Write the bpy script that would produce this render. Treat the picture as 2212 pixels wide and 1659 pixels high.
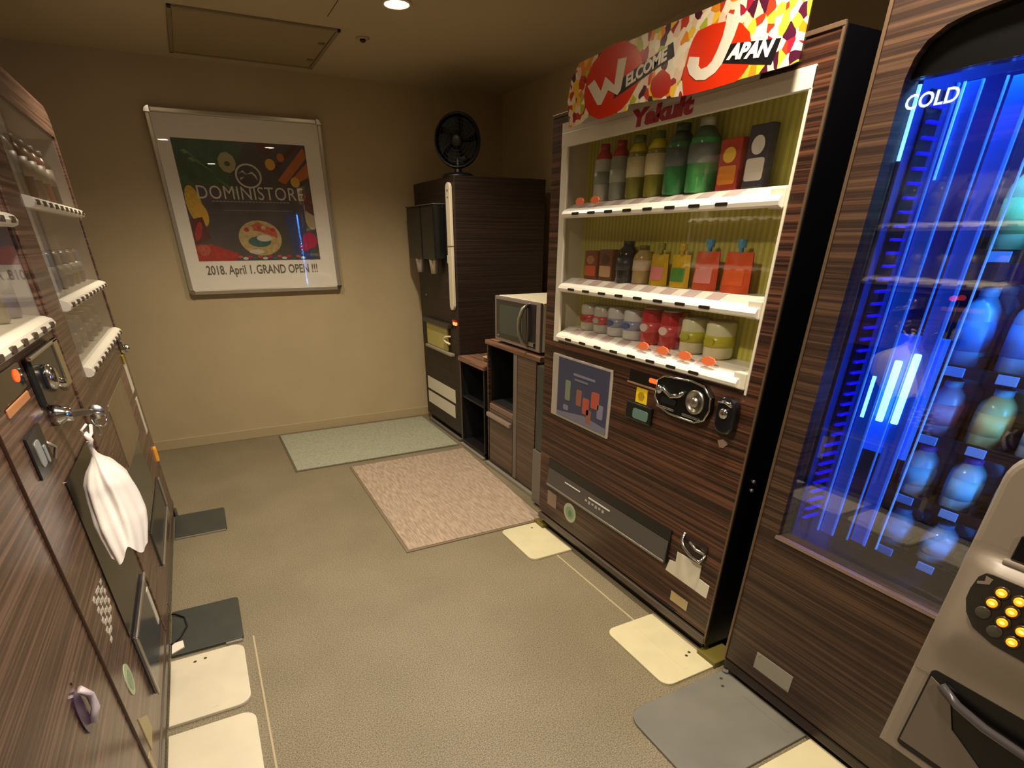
import bpy, bmesh, math, random
from mathutils import Vector, Matrix
random.seed(7)
sc = bpy.context.scene
COL = sc.collection
for o in list(bpy.data.objects):
    bpy.data.objects.remove(o)

# ------------------------------------------------------------------ camera, exposure, lights
cam_d = bpy.data.cameras.new('camera')
cam = bpy.data.objects.new('camera', cam_d)
COL.objects.link(cam)
R = ((0.89097034, -0.45405866, -0.00160886),
     (-0.21939416, -0.42739555, -0.87704005),
     (0.39754001, 0.78176964, -0.48041458))
m = Matrix.Identity(4)
for i in range(3):
    m[i][0] = R[0][i]; m[i][1] = -R[1][i]; m[i][2] = -R[2][i]
m[2][3] = 1.41
cam.matrix_world = m
cam_d.sensor_width = 36.0
cam_d.lens = 19.1333
cam_d.shift_x = 0.0123171
cam_d.shift_y = 0.1483811
cam_d.clip_start = 0.02
sc.camera = cam
sc.view_settings.view_transform = 'Standard'
sc.view_settings.look = 'None'
sc.view_settings.gamma = 1.0
sc.view_settings.exposure = 0.55
sc.view_settings.use_curve_mapping = False

world = bpy.data.worlds.new('world')
sc.world = world
world.use_nodes = True
world.node_tree.nodes['Background'].inputs[0].default_value = (1.0, 0.78, 0.5, 1)
world.node_tree.nodes['Background'].inputs[1].default_value = 0.01

LAMP_W = 70.0
LAMP_COL = (1.0, 0.86, 0.66)
LAMPS = ((1.115, 3.23, 1.0), (0.04, 3.30, 0.75), (1.15, 0.96, 1.15), (0.04, 1.10, 1.15), (0.6, -1.1, 0.9))
CEIL = 2.36


def lamp_light(x, y, k):
    d = bpy.data.lights.new('downlight_beam', 'SPOT')
    d.energy = LAMP_W * k
    d.color = LAMP_COL
    d.spot_size = math.radians(138)
    d.spot_blend = 0.9
    d.shadow_soft_size = 0.045
    o = bpy.data.objects.new('downlight_beam', d)
    o.location = (x, y, CEIL - 0.03)
    COL.objects.link(o)
    return o


# ------------------------------------------------------------------ helpers
def lin(h):
    h = h.lstrip('#')
    out = []
    for i in (0, 2, 4):
        v = int(h[i:i + 2], 16) / 255.0
        out.append(v / 12.92 if v <= 0.04045 else ((v + 0.055) / 1.055) ** 2.4)
    return tuple(out) + (1.0,)


MATS = {}


def mat(name, color='#808080', rough=0.5, metal=0.0, emit=None, es=0.0, spec=0.5, var=0.0, vscale=20, bump=0.0, coat=0.0):
    if name in MATS:
        return MATS[name]
    mt = bpy.data.materials.new(name)
    mt.use_nodes = True
    nt = mt.node_tree
    b = nt.nodes['Principled BSDF']
    c = lin(color) if isinstance(color, str) else color
    b.inputs['Base Color'].default_value = c
    b.inputs['Roughness'].default_value = rough
    b.inputs['Metallic'].default_value = metal
    b.inputs['Specular IOR Level'].default_value = spec
    if coat:
        b.inputs['Coat Weight'].default_value = coat
        b.inputs['Coat Roughness'].default_value = 0.05
    if emit:
        b.inputs['Emission Color'].default_value = lin(emit)
        b.inputs['Emission Strength'].default_value = es
    if var or bump:
        g = nt.nodes.new('ShaderNodeNewGeometry')
        n = nt.nodes.new('ShaderNodeTexNoise')
        n.inputs['Scale'].default_value = vscale
        n.inputs['Detail'].default_value = 6
        nt.links.new(g.outputs['Position'], n.inputs['Vector'])
        if var:
            r = nt.nodes.new('ShaderNodeValToRGB')
            e = r.color_ramp.elements
            e[0].position = 0.3; e[1].position = 0.7
            e[0].color = tuple(x * (1 - var) for x in c[:3]) + (1,)
            e[1].color = tuple(min(1, x * (1 + var)) for x in c[:3]) + (1,)
            nt.links.new(n.outputs[0], r.inputs[0])
            nt.links.new(r.outputs[0], b.inputs['Base Color'])
        if bump:
            bp = nt.nodes.new('ShaderNodeBump')
            bp.inputs['Strength'].default_value = bump
            bp.inputs['Distance'].default_value = 0.002
            nt.links.new(n.outputs[0], bp.inputs['Height'])
            nt.links.new(bp.outputs[0], b.inputs['Normal'])
    MATS[name] = mt
    return mt


def wood(name, dark, mid, light, rough=0.38, scale=(1.1, 1.1, 120.0)):
    mt = bpy.data.materials.new(name)
    mt.use_nodes = True
    nt = mt.node_tree
    b = nt.nodes['Principled BSDF']
    g = nt.nodes.new('ShaderNodeNewGeometry')
    mp = nt.nodes.new('ShaderNodeMapping')
    mp.inputs['Scale'].default_value = scale
    n = nt.nodes.new('ShaderNodeTexNoise')
    n.inputs['Scale'].default_value = 1.0
    n.inputs['Detail'].default_value = 5
    n.inputs['Roughness'].default_value = 0.62
    r = nt.nodes.new('ShaderNodeValToRGB')
    e = r.color_ramp.elements
    e[0].position = 0.40; e[0].color = lin(dark)
    e[1].position = 0.62; e[1].color = lin(light)
    x = e.new(0.5); x.color = lin(mid)
    nt.links.new(g.outputs['Position'], mp.inputs['Vector'])
    nt.links.new(mp.outputs[0], n.inputs['Vector'])
    nt.links.new(n.outputs[0], r.inputs[0])
    nt.links.new(r.outputs[0], b.inputs['Base Color'])
    b.inputs['Roughness'].default_value = rough
    bp = nt.nodes.new('ShaderNodeBump')
    bp.inputs['Strength'].default_value = 0.12
    bp.inputs['Distance'].default_value = 0.001
    nt.links.new(n.outputs[0], bp.inputs['Height'])
    nt.links.new(bp.outputs[0], b.inputs['Normal'])
    return mt


def glass(name, tint=(1, 1, 1, 1), ior=1.5, rough=0.0):
    mt = bpy.data.materials.new(name)
    mt.use_nodes = True
    nt = mt.node_tree
    nt.nodes.clear()
    out = nt.nodes.new('ShaderNodeOutputMaterial')
    mx = nt.nodes.new('ShaderNodeMixShader')
    fr = nt.nodes.new('ShaderNodeFresnel')
    gm_ = nt.nodes.new('ShaderNodeNewGeometry')
    mr = nt.nodes.new('ShaderNodeMapRange')
    mr.inputs['To Min'].default_value = ior; mr.inputs['To Max'].default_value = 1.0 / ior
    nt.links.new(gm_.outputs['Backfacing'], mr.inputs['Value'])
    nt.links.new(mr.outputs[0], fr.inputs['IOR'])
    tr = nt.nodes.new('ShaderNodeBsdfTransparent')
    tr.inputs[0].default_value = tint
    gl = nt.nodes.new('ShaderNodeBsdfGlossy')
    gl.inputs['Roughness'].default_value = rough
    nt.links.new(fr.outputs[0], mx.inputs[0])
    nt.links.new(tr.outputs[0], mx.inputs[1])
    nt.links.new(gl.outputs[0], mx.inputs[2])
    nt.links.new(mx.outputs[0], out.inputs[0])
    return mt


class B:
    """collects shapes in world coordinates"""
    def __init__(self):
        self.bm = bmesh.new()

    def _fin(self, verts, mi):
        fs = set()
        for v in verts:
            for f in v.link_faces:
                fs.add(f)
        for f in fs:
            f.material_index = mi

    def box(self, x0, x1, y0, y1, z0, z1, bev=0.0, mi=0, seg=2):
        x0, x1 = sorted((x0, x1)); y0, y1 = sorted((y0, y1)); z0, z1 = sorted((z0, z1))
        r = bmesh.ops.create_cube(self.bm, size=1.0)
        vs = r['verts']
        for v in vs:
            v.co = Vector(((x0 + x1) / 2 + v.co.x * (x1 - x0), (y0 + y1) / 2 + v.co.y * (y1 - y0), (z0 + z1) / 2 + v.co.z * (z1 - z0)))
        self._fin(vs, mi)
        if bev > 0:
            es = list({e for v in vs for e in v.link_edges})
            bmesh.ops.bevel(self.bm, geom=es, offset=min(bev, 0.49 * min(x1 - x0, y1 - y0, z1 - z0)), segments=seg, profile=0.6, affect='EDGES', material=-1)
        return self

    def prism(self, ax, pts, a, b, mi=0, bev=0.0):
        """polygon pts extruded along axis ax from a to b; pts in the two other axes (x: (y,z), y: (x,z), z: (x,y))"""
        def mk(p, c):
            if ax == 'x': return (c, p[0], p[1])
            if ax == 'y': return (p[0], c, p[1])
            return (p[0], p[1], c)
        va = [self.bm.verts.new(mk(p, a)) for p in pts]
        vb = [self.bm.verts.new(mk(p, b)) for p in pts]
        n = len(pts)
        fs = [self.bm.faces.new(va), self.bm.faces.new(vb[::-1])]
        for i in range(n):
            fs.append(self.bm.faces.new((va[i], vb[i], vb[(i + 1) % n], va[(i + 1) % n])))
        bmesh.ops.recalc_face_normals(self.bm, faces=fs)
        for f in fs:
            f.material_index = mi
        if bev > 0:
            es = [e for e in self.bm.edges if (e.verts[0] in va and e.verts[1] in va) or (e.verts[0] in vb and e.verts[1] in vb)]
            bmesh.ops.bevel(self.bm, geom=es, offset=bev, segments=3, profile=0.5, affect='EDGES')
        return self

    def cyl(self, p0, p1, r0, r1=None, n=24, mi=0):
        r1 = r0 if r1 is None else r1
        p0 = Vector(p0); p1 = Vector(p1); d = p1 - p0
        q = d.to_track_quat('Z', 'Y').to_matrix().to_4x4()
        mtx = Matrix.Translation((p0 + p1) / 2) @ q
        r = bmesh.ops.create_cone(self.bm, cap_ends=True, segments=n, radius1=max(r0, 1e-5), radius2=max(r1, 1e-5), depth=d.length, matrix=mtx)
        self._fin(r['verts'], mi)
        return self

    def lathe(self, c, prof, axis=(0, 0, 1), n=24, mi=0, sy=1.0):
        """profile [(r, h), ...] about axis through c"""
        q = Vector(axis).to_track_quat('Z', 'Y').to_matrix()
        rings = []
        for r, h in prof:
            if r < 1e-6:
                rings.append([self.bm.verts.new(Vector(c) + q @ Vector((0, 0, h)))])
            else:
                rings.append([self.bm.verts.new(Vector(c) + q @ Vector((r * math.cos(2 * math.pi * k / n), sy * r * math.sin(2 * math.pi * k / n), h))) for k in range(n)])
        fs = []
        for a, b in zip(rings, rings[1:]):
            for k in range(n):
                k2 = (k + 1) % n
                if len(a) == 1 and len(b) == 1: continue
                if len(a) == 1: fs.append(self.bm.faces.new((a[0], b[k2], b[k])))
                elif len(b) == 1: fs.append(self.bm.faces.new((a[k], a[k2], b[0])))
                else: fs.append(self.bm.faces.new((a[k], a[k2], b[k2], b[k])))
        for rr in (rings[0], rings[-1]):
            if len(rr) > 1: fs.append(self.bm.faces.new(rr))
        bmesh.ops.recalc_face_normals(self.bm, faces=fs)
        for f in fs:
            f.material_index = mi; f.smooth = True
        return self

    def tube(self, pts, r, n=10, mi=0):
        pts = [Vector(p) for p in pts]
        rings = []
        for i, p in enumerate(pts):
            t = (pts[min(i + 1, len(pts) - 1)] - pts[max(i - 1, 0)]).normalized()
            q = t.to_track_quat('Z', 'Y').to_matrix()
            rings.append([self.bm.verts.new(p + q @ Vector((r * math.cos(2 * math.pi * k / n), r * math.sin(2 * math.pi * k / n), 0))) for k in range(n)])
        fs = []
        for a, b in zip(rings, rings[1:]):
            # match closest start to avoid twist
            off = min(range(n), key=lambda o: (a[0].co - b[o].co).length)
            b[:] = b[off:] + b[:off]
            for k in range(n):
                fs.append(self.bm.faces.new((a[k], a[(k + 1) % n], b[(k + 1) % n], b[k])))
        fs.append(self.bm.faces.new(rings[0])); fs.append(self.bm.faces.new(rings[-1]))
        bmesh.ops.recalc_face_normals(self.bm, faces=fs)
        for f in fs:
            f.material_index = mi; f.smooth = True
        return self

    def grid(self, fn, nu, nv, mi=0):
        vs = [[self.bm.verts.new(fn(i / nu, j / nv)) for j in range(nv + 1)] for i in range(nu + 1)]
        for i in range(nu):
            for j in range(nv):
                f = self.bm.faces.new((vs[i][j], vs[i + 1][j], vs[i + 1][j + 1], vs[i][j + 1]))
                f.smooth = True; f.material_index = mi
        return self


def rr(a0, a1, b0, b1, r, n=5, corners=(1, 1, 1, 1)):
    """rounded rectangle outline in (a,b); corners order: a0b0, a1b0, a1b1, a0b1"""
    a0, a1 = sorted((a0, a1)); b0, b1 = sorted((b0, b1))
    pts = []
    for (ca, cb, s, on, cx, cy) in ((a0, b0, 180, corners[0], 1, 1), (a1, b0, 270, corners[1], -1, 1), (a1, b1, 0, corners[2], -1, -1), (a0, b1, 90, corners[3], 1, -1)):
        if not on:
            pts.append((ca, cb)); continue
        for k in range(n + 1):
            t = math.radians(s + 90 * k / n)
            pts.append((ca + cx * r + r * math.cos(t), cb + cy * r + r * math.sin(t)))
    return pts


def ell(ca, cb, ra, rb, n=32, rot=0.0):
    out = []
    for k in range(n):
        t = 2 * math.pi * k / n
        x = ra * math.cos(t); y = rb * math.sin(t)
        out.append((ca + x * math.cos(rot) - y * math.sin(rot), cb + x * math.sin(rot) + y * math.cos(rot)))
    return out


def add(name, b, mats, parent=None, smooth=False):
    """link builder b as one mesh object; world coordinates become local to the parent thing"""
    if not isinstance(mats, (list, tuple)):
        mats = [mats]
    top = parent
    while top is not None and top.parent is not None:
        top = top.parent
    off = Vector(top['_o']) if top is not None else Vector((0, 0, 0))
    # part of part: parent local origin already equals thing origin
    bmesh.ops.translate(b.bm, verts=b.bm.verts, vec=-off)
    me = bpy.data.meshes.new(name)
    b.bm.to_mesh(me); b.bm.free()
    for mm in mats:
        me.materials.append(mm)
    o = bpy.data.objects.new(name, me)
    COL.objects.link(o)
    if parent is not None:
        o.parent = parent
    if smooth:
        for p in me.polygons: p.use_smooth = True
        me.set_sharp_from_angle(angle=math.radians(35)) if hasattr(me, 'set_sharp_from_angle') else None
    return o


def thing(name, label, cat, loc, group=None):
    o = bpy.data.objects.new(name, None)
    COL.objects.link(o)
    o.location = loc
    o['_o'] = list(loc)
    o['label'] = label; o['category'] = cat
    if group: o['group'] = group
    o.empty_display_size = 0.05
    return o


def tag(o, label, cat, group=None):
    o['label'] = label; o['category'] = cat
    if group: o['group'] = group
    return o


def struct(name, b, mats):
    o = add(name, b, mats)
    o['kind'] = 'structure'
    return o


def dup(root, loc, label, group=None):
    r = root.copy(); COL.objects.link(r)
    r.location = loc
    r['_o'] = list(loc)
    r['label'] = label
    if group: r['group'] = group
    for ch in list(root.children):
        c = ch.copy(); COL.objects.link(c); c.parent = r
        for gch in list(ch.children):
            d = gch.copy(); COL.objects.link(d); d.parent = c
    return r


FACE = {'-x': (Vector((0, -1, 0)), Vector((0, 0, 1))), '+x': (Vector((0, 1, 0)), Vector((0, 0, 1))),
        '-y': (Vector((1, 0, 0)), Vector((0, 0, 1)))}


def text(name, s, size, pos, face, m_, parent, depth=0.0008, align='CENTER', rot=0.0, sx=1.0, shear=0.0, bold=0.0, extrude_sp=1.0):
    cu = bpy.data.curves.new(name, 'FONT')
    cu.body = s; cu.size = size; cu.align_x = align; cu.align_y = 'CENTER'
    cu.extrude = depth; cu.offset = bold; cu.shear = shear
    cu.space_character = extrude_sp
    cu.resolution_u = 3
    tmp = bpy.data.objects.new('tmp_text', cu)
    COL.objects.link(tmp)
    dg = bpy.context.evaluated_depsgraph_get()
    me = bpy.data.meshes.new_from_object(tmp.evaluated_get(dg))
    bpy.data.objects.remove(tmp); bpy.data.curves.remove(cu)
    u, v = FACE[face]
    w = u.cross(v)
    cr, sr = math.cos(rot), math.sin(rot)
    top = parent
    while top is not None and top.parent is not None: top = top.parent
    off = Vector(top['_o']) if top is not None else Vector((0, 0, 0))
    for vt in me.vertices:
        x = vt.co.x * sx; y = vt.co.y
        x, y = x * cr - y * sr, x * sr + y * cr
        vt.co = Vector(pos) + u * x + v * y + w * (vt.co.z + depth) - off
    me.materials.clear(); me.materials.append(m_)
    me.name = name
    o = bpy.data.objects.new(name, me)
    COL.objects.link(o)
    o.parent = parent
    return o


# ------------------------------------------------------------------ materials
WALL = mat('wall_paint', '#bba885', 0.85, var=0.05, vscale=3, bump=0.08)
CEILM = mat('ceiling_paint', '#b9a888', 0.9, var=0.03, vscale=2)
BASEM = mat('baseboard_vinyl', '#b5a37f', 0.55)
WOODY = wood('dark_zebra_wood', '#20120d', '#3e251a', '#66412e', 0.36)
WOODL = wood('brown_zebra_wood_sheen', '#47332a', '#5f473b', '#7a5d4e', 0.27)  # grey-brown sheen of the reflected room is lightened into the grain colours
WOODM = wood('dark_zebra_wood_dull', '#2a1c16', '#3d2a20', '#57402f', 0.42)
WOODT = wood('espresso_wood', '#170e0a', '#221510', '#322016', 0.5)
WOODC = wood('walnut_top', '#5d4033', '#7d5b48', '#9c765e', 0.35, (60, 1.5, 60))
WOODP = wood('plain_brown_laminate', '#4b3b30', '#594638', '#685344', 0.42)
BLACK = mat('matte_black', '#08080a', 0.5)
DEEP = mat('deep_black', '#040405', 0.7)
SIDEB = mat('black_side_steel', '#06060a', 0.32)
GLOSSB = mat('gloss_black', '#0b0b0e', 0.12, coat=0.5)
DGREY = mat('dark_grey_plastic', '#2b2a29', 0.45)
MGREY = mat('grey_plastic', '#6f6a63', 0.45)
LINER = mat('cream_liner', '#d9d2c0', 0.42)
WHITEP = mat('white_plastic', '#efeadd', 0.3)
STICK = mat('sticker_paper', '#d8d2bf', 0.5)
CHROME = mat('chrome', '#d5d5d5', 0.14, 1.0)
STEEL = mat('brushed_steel', '#b9b5ad', 0.32, 1.0)
SILVER = mat('silver_paint', '#a8a096', 0.35, 0.6)
RED = mat('red_print', '#d02a12', 0.35)
ORANGE = mat('orange_print', '#f0641c', 0.4)
AMBER = mat('amber_lamp', '#ff9a1e', 0.3, emit='#ffa21e', es=3.0)
REDLED = mat('red_lamp', '#ff3a18', 0.3, emit='#ff4216', es=2.2)
YELLOWS = mat('yellow_sticker', '#f0cf20', 0.4)
GLASSW = glass('window_glass')
GLASSC = glass('coated_glass', ior=1.75)
GLASSP = glass('poster_glazing', ior=1.4)


# ------------------------------------------------------------------ room shell
def floor_material():
    mt = bpy.data.materials.new('speckled_vinyl_floor'); mt.use_nodes = True
    nt = mt.node_tree; b = nt.nodes['Principled BSDF']
    g = nt.nodes.new('ShaderNodeNewGeometry')
    n = nt.nodes.new('ShaderNodeTexNoise'); n.inputs['Scale'].default_value = 240; n.inputs['Detail'].default_value = 3
    n2 = nt.nodes.new('ShaderNodeTexNoise'); n2.inputs['Scale'].default_value = 2.5; n2.inputs['Detail'].default_value = 3
    r = nt.nodes.new('ShaderNodeValToRGB'); e = r.color_ramp.elements
    e[0].position = 0.34; e[0].color = lin('#5c533f'); e[1].position = 0.66; e[1].color = lin('#9d9076')
    mx = nt.nodes.new('ShaderNodeMixRGB'); mx.blend_type = 'MULTIPLY'; mx.inputs[0].default_value = 0.5
    r2 = nt.nodes.new('ShaderNodeValToRGB'); r2.color_ramp.elements[0].position = 0.35; r2.color_ramp.elements[0].color = (0.72, 0.72, 0.66, 1)
    r2.color_ramp.elements[1].position = 0.65
    L = nt.links
    L.new(g.outputs['Position'], n.inputs['Vector']); L.new(g.outputs['Position'], n2.inputs['Vector'])
    L.new(n.outputs[0], r.inputs[0]); L.new(n2.outputs[0], r2.inputs[0])
    L.new(r.outputs[0], mx.inputs[1]); L.new(r2.outputs[0], mx.inputs[2]); L.new(mx.outputs[0], b.inputs['Base Color'])
    b.inputs['Roughness'].default_value = 0.55
    bp = nt.nodes.new('ShaderNodeBump'); bp.inputs['Strength'].default_value = 0.06; bp.inputs['Distance'].default_value = 0.0005
    L.new(n.outputs[0], bp.inputs['Height']); L.new(bp.outputs[0], b.inputs['Normal'])
    return mt


YB, XL, XR, YF = 4.66, -1.22, 2.40, -2.6
struct('floor', B().box(XL - .1, XR + .1, YF - .1, YB + .1, -0.1, 0.0), floor_material())
struct('ceiling', B().box(XL - .1, XR + .1, YF - .1, YB + .1, CEIL, CEIL + .1), CEILM)
struct('wall_back', B().box(XL - .1, XR + .1, YB, YB + .1, 0, CEIL), WALL)
struct('wall_left', B().box(XL - .1, XL, YF, YB, 0, CEIL), WALL)
struct('wall_right', B().box(XR, XR + .1, YF, YB, 0, CEIL), WALL)
struct('wall_front', B().box(XL - .1, XR + .1, YF - .1, YF, 0, CEIL), WALL)
struct('baseboard_back', B().box(XL, XR, YB - 0.012, YB, 0, 0.075, 0.004), BASEM)
# panel joints of the ceiling and joints of the floor sheet
struct('trim_1', B().box(0.863, 0.867, 2.2, 3.54, CEIL - 0.0012, CEIL), mat('joint_dark_line', '#5a4a34', 0.9))  # dark strip along the ceiling joint
struct('trim_2', B().box(1.330, 1.338, 1.37, 1.98, 0.0, 0.0012), mat('floor_joint_pale', '#b3a584', 0.6))
struct('trim_3', B().box(-0.103, -0.097, 0.6, 2.0, 0.0, 0.0012), mat('floor_joint_pale'))

# ceiling hatch
h = thing('ceiling_hatch', 'flat rectangular access hatch in the ceiling above the framed poster', 'hatch', (0.56, 4.1, CEIL))
hf = B()
for a in ((0.165, 0.185, 3.70, 4.51), (0.945, 0.965, 3.70, 4.51), (0.165, 0.965, 3.70, 3.72), (0.165, 0.965, 4.49, 4.51)):
    hf.box(a[0], a[1], a[2], a[3], CEIL - 0.010, CEIL, 0.002)
add('frame', hf, mat('hatch_trim', '#8b7a5a', 0.6), h)
add('panel', B().box(0.187, 0.943, 3.722, 4.488, CEIL - 0.005, CEIL), mat('hatch_panel', '#9c8a66', 0.8), h)
for yy in (3.95, 4.30):
    add('latch', B().box(0.90, 0.935, yy, yy + 0.035, CEIL - 0.008, CEIL - 0.004, 0.001), mat('latch_metal', '#6d5f48', 0.5), h)

s = thing('sprinkler_head', 'small dark round sprinkler head in a pale ceiling ring', 'sprinkler', (1.102, 3.79, CEIL))
add('ring', B().lathe((1.102, 3.79, CEIL), [(0.036, 0), (0.036, -0.004), (0.022, -0.008), (0.016, -0.006)]), mat('ring_cream', '#a8977a', 0.5), s)
add('head', B().lathe((1.102, 3.79, CEIL), [(0.015, -0.004), (0.015, -0.014), (0.006, -0.02), (0, -0.022)]), mat('head_bronze', '#120d08', 0.4), s)

LL = ('round recessed downlight glowing near the sprinkler head', 'recessed downlight over the far left machine, beside the hatch',
      'recessed downlight in the ceiling in front of the glass-fronted machine', 'recessed downlight above the near left machines', 'recessed downlight behind the photographer')
LENS = mat('lamp_lens', '#ffffff', 0.4, emit='#ffe9c0', es=40)
for (x, y, k), lb in zip(LAMPS, LL):
    t = thing('downlight', lb, 'ceiling light', (x, y, CEIL), 'recessed ceiling downlights')
    rg = B(); rg.lathe((x, y, CEIL), [(0.072, 0), (0.072, -0.004), (0.058, -0.006), (0.054, -0.002), (0.054, 0)])
    add('trim_ring', rg, mat('lamp_ring', '#cfc3a8', 0.4), t)
    add('lens', B().lathe((x, y, CEIL), [(0.0, -0.0035), (0.054, -0.0035), (0.054, -0.0005), (0, -0.0005)]), LENS, t)
    lamp_light(x, y, k)

# ------------------------------------------------------------------ framed poster on the back wall
P0 = (0.49, YB, 1.6)
po = thing('framed_poster', 'silver framed store poster with food photo and white border on the back wall', 'poster', P0)
fy = YB - 0.035
fr = B()
X0, X1, Z0, Z1 = -0.045, 1.0, 1.065, 2.112
w = 0.028
fr.prism('y', rr(X0, X1, Z0, Z1, 0.03), fy + 0.010, YB, mi=0)
for a in ((X0, X0 + w, Z0 + .03, Z1 - .03), (X1 - w, X1, Z0 + .03, Z1 - .03), (X0 + .03, X1 - .03, Z0, Z0 + w), (X0 + .03, X1 - .03, Z1 - w, Z1)):
    fr.box(a[0], a[1], fy - 0.004, fy + 0.012, a[2], a[3], 0.006)
add('frame', fr, mat('frame_aluminium', '#b8ad9a', 0.28, 0.55), po)
for cx_, cz_ in ((X0 + .03, Z0 + .03), (X1 - .03, Z0 + .03), (X0 + .03, Z1 - .03), (X1 - .03, Z1 - .03)):
    sxn = -1 if cx_ < .4 else 1; szn = -1 if cz_ < 1.5 else 1
    pts = [(cx_, cz_)]
    for k in range(9):
        t = math.radians(90 * k / 8)
        pts.append((cx_ + sxn * 0.031 * math.cos(t), cz_ + szn * 0.031 * math.sin(t)))
    add('corner_cap', B().prism('y', pts, fy - 0.006, fy + 0.012), CHROME, po)
add('poster_sheet', B().box(X0 + w, X1 - w, fy + 0.008, fy + 0.0095, Z0 + w, Z1 - w), mat('poster_white_paper', '#eee6d8', 0.6), po)
PX0, PX1, PZ0, PZ1 = 0.062, 0.872, 1.272, 1.962
py = fy + 0.0075
pr = B()
pm = [mat('print_dark_slate', '#4d4340', 0.6, var=0.25, vscale=9), mat('print_leaf_green', '#41573a', 0.6, var=0.3, vscale=14), mat('print_leek', '#6f9048', 0.6), mat('print_corn', '#c9a12c', 0.6, var=0.2, vscale=60),
      mat('print_garlic', '#a89c74', 0.6), mat('print_carrot', '#b5662c', 0.6), mat('print_tomato', '#a83226', 0.6, var=0.3, vscale=30), mat('print_aubergine', '#39416a', 0.6),
      mat('print_radish', '#b5204a', 0.6), mat('print_dish', '#b39a62', 0.6, var=0.2, vscale=50), mat('print_salmon', '#b0563a', 0.6, var=0.3, vscale=60), mat('print_teal', '#3c5f58', 0.6, var=0.3, vscale=50), mat('print_white', '#c8bcab', 0.6), mat('print_brown', '#5a2c1e', 0.6, var=0.3, vscale=25), mat('print_yellow', '#d3a233', 0.6)]
lay = [0]


def shape(pts, mi):
    lay[0] += 1
    y1 = py - 0.00004 * lay[0]
    q = [(min(max(a, PX0), PX1), min(max(c, PZ0), PZ1)) for a, c in pts]
    pr.prism('y', q, y1, py + 0.0006, mi=mi)


def fx(u): return PX0 + (PX1 - PX0) * u
def fz(v): return PZ1 - (PZ1 - PZ0) * v


pr.box(PX0, PX1, py, py + 0.001, PZ0, PZ1)
shape([(fx(0), fz(0)), (fx(.52), fz(0)), (fx(.44), fz(.2)), (fx(.3), fz(.38)), (fx(.12), fz(.34)), (fx(0), fz(.42))], 1)
for k in range(5):
    shape([(fx(.03 + .02 * k), fz(.06 + .03 * k)), (fx(.06 + .02 * k), fz(.05 + .03 * k)), (fx(.42), fz(.42 - .012 * k)), (fx(.40), fz(.44 - .012 * k))], 2 if k % 2 else 1)
shape(ell(fx(.37), fz(.17), .055, .058, 9), 4)
shape(ell(fx(.37), fz(.18), .018, .014), 1)
shape(ell(fx(.065), fz(.52), .047, .11, 24, .12), 3)
shape(ell(fx(.10), fz(.60), .040, .07, 24, .12), 14)
shape([(fx(.98), fz(.02)), (fx(1), fz(.10)), (fx(.80), fz(.33)), (fx(.74), fz(.30))], 5)
shape([(fx(.90), fz(.0)), (fx(.95), fz(.0)), (fx(.72), fz(.24)), (fx(.70), fz(.22))], 13)
shape([(fx(1), fz(.14)), (fx(1), fz(.26)), (fx(.86), fz(.34)), (fx(.84), fz(.30))], 5)
shape([(fx(.62), fz(.0)), (fx(.78), fz(.0)), (fx(.70), fz(.10)), (fx(.64), fz(.08))], 13)
for a, c, r in ((.70, .17, .032), (.88, .31, .03), (.94, .25, .026), (.79, .11, .024)):
    shape(ell(fx(a), fz(c), r, r), 14 if r > .027 else 5)
shape([(fx(0), fz(.64)), (fx(.10), fz(.62)), (fx(.13), fz(.80)), (fx(.0), fz(.86))], 13)
shape(ell(fx(.05), fz(.74), .02, .06, 16, -.4), 6)
shape([(fx(0), fz(.86)), (fx(.12), fz(.85)), (fx(.32), fz(.93)), (fx(.30), fz(1)), (fx(0), fz(1))], 6)
shape(ell(fx(.06), fz(.90), .04, .035), 10)
shape(ell(fx(.52), fz(.80), .140, .108), 9)
shape([(fx(.40), fz(.72)), (fx(.52), fz(.655)), (fx(.66), fz(.74)), (fx(.66), fz(.80)), (fx(.52), fz(.74))], 10)
for k in range(7):
    shape(ell(fx(.42 + .035 * k), fz(.725 - .02 * math.sin(k / 6 * math.pi)), .018, .013, 10), (6, 9, 10)[k % 3])
shape(ell(fx(.51), fz(.83), .075, .034, 14), 11)
shape(ell(fx(.55), fz(.80), .05, .02, 14), 12)
shape(ell(fx(.47), fz(.92), .05, .014, 14), 12)
shape([(fx(.74), fz(.58)), (fx(.82), fz(.57)), (fx(.90), fz(.78)), (fx(.96), fz(1)), (fx(.80), fz(1)), (fx(.76), fz(.78))], 7)
shape(ell(fx(.84), fz(.70), .02, .10, 20, -.15), 12 if False else 7)
shape(ell(fx(.93), fz(.82), .05, .05), 8)
shape(ell(fx(.88), fz(.88), .035, .025), 8)
shape(ell(fx(.97), fz(.62), .04, .07), 4)
shape([(fx(.92), fz(.42)), (fx(1), fz(.38)), (fx(1), fz(.60)), (fx(.94), fz(.56))], 13)
for k in range(14):
    shape(ell(fx(.33 + .04 * k), fz(.965 + .015 * (k % 2)), .018, .009, 8), (10, 12, 8, 11)[k % 4])
prt = add('food_print', pr, pm, po)
PW = mat('poster_lettering_white', '#cbbfb0', 0.6)
ly = py - 0.0028
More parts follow.
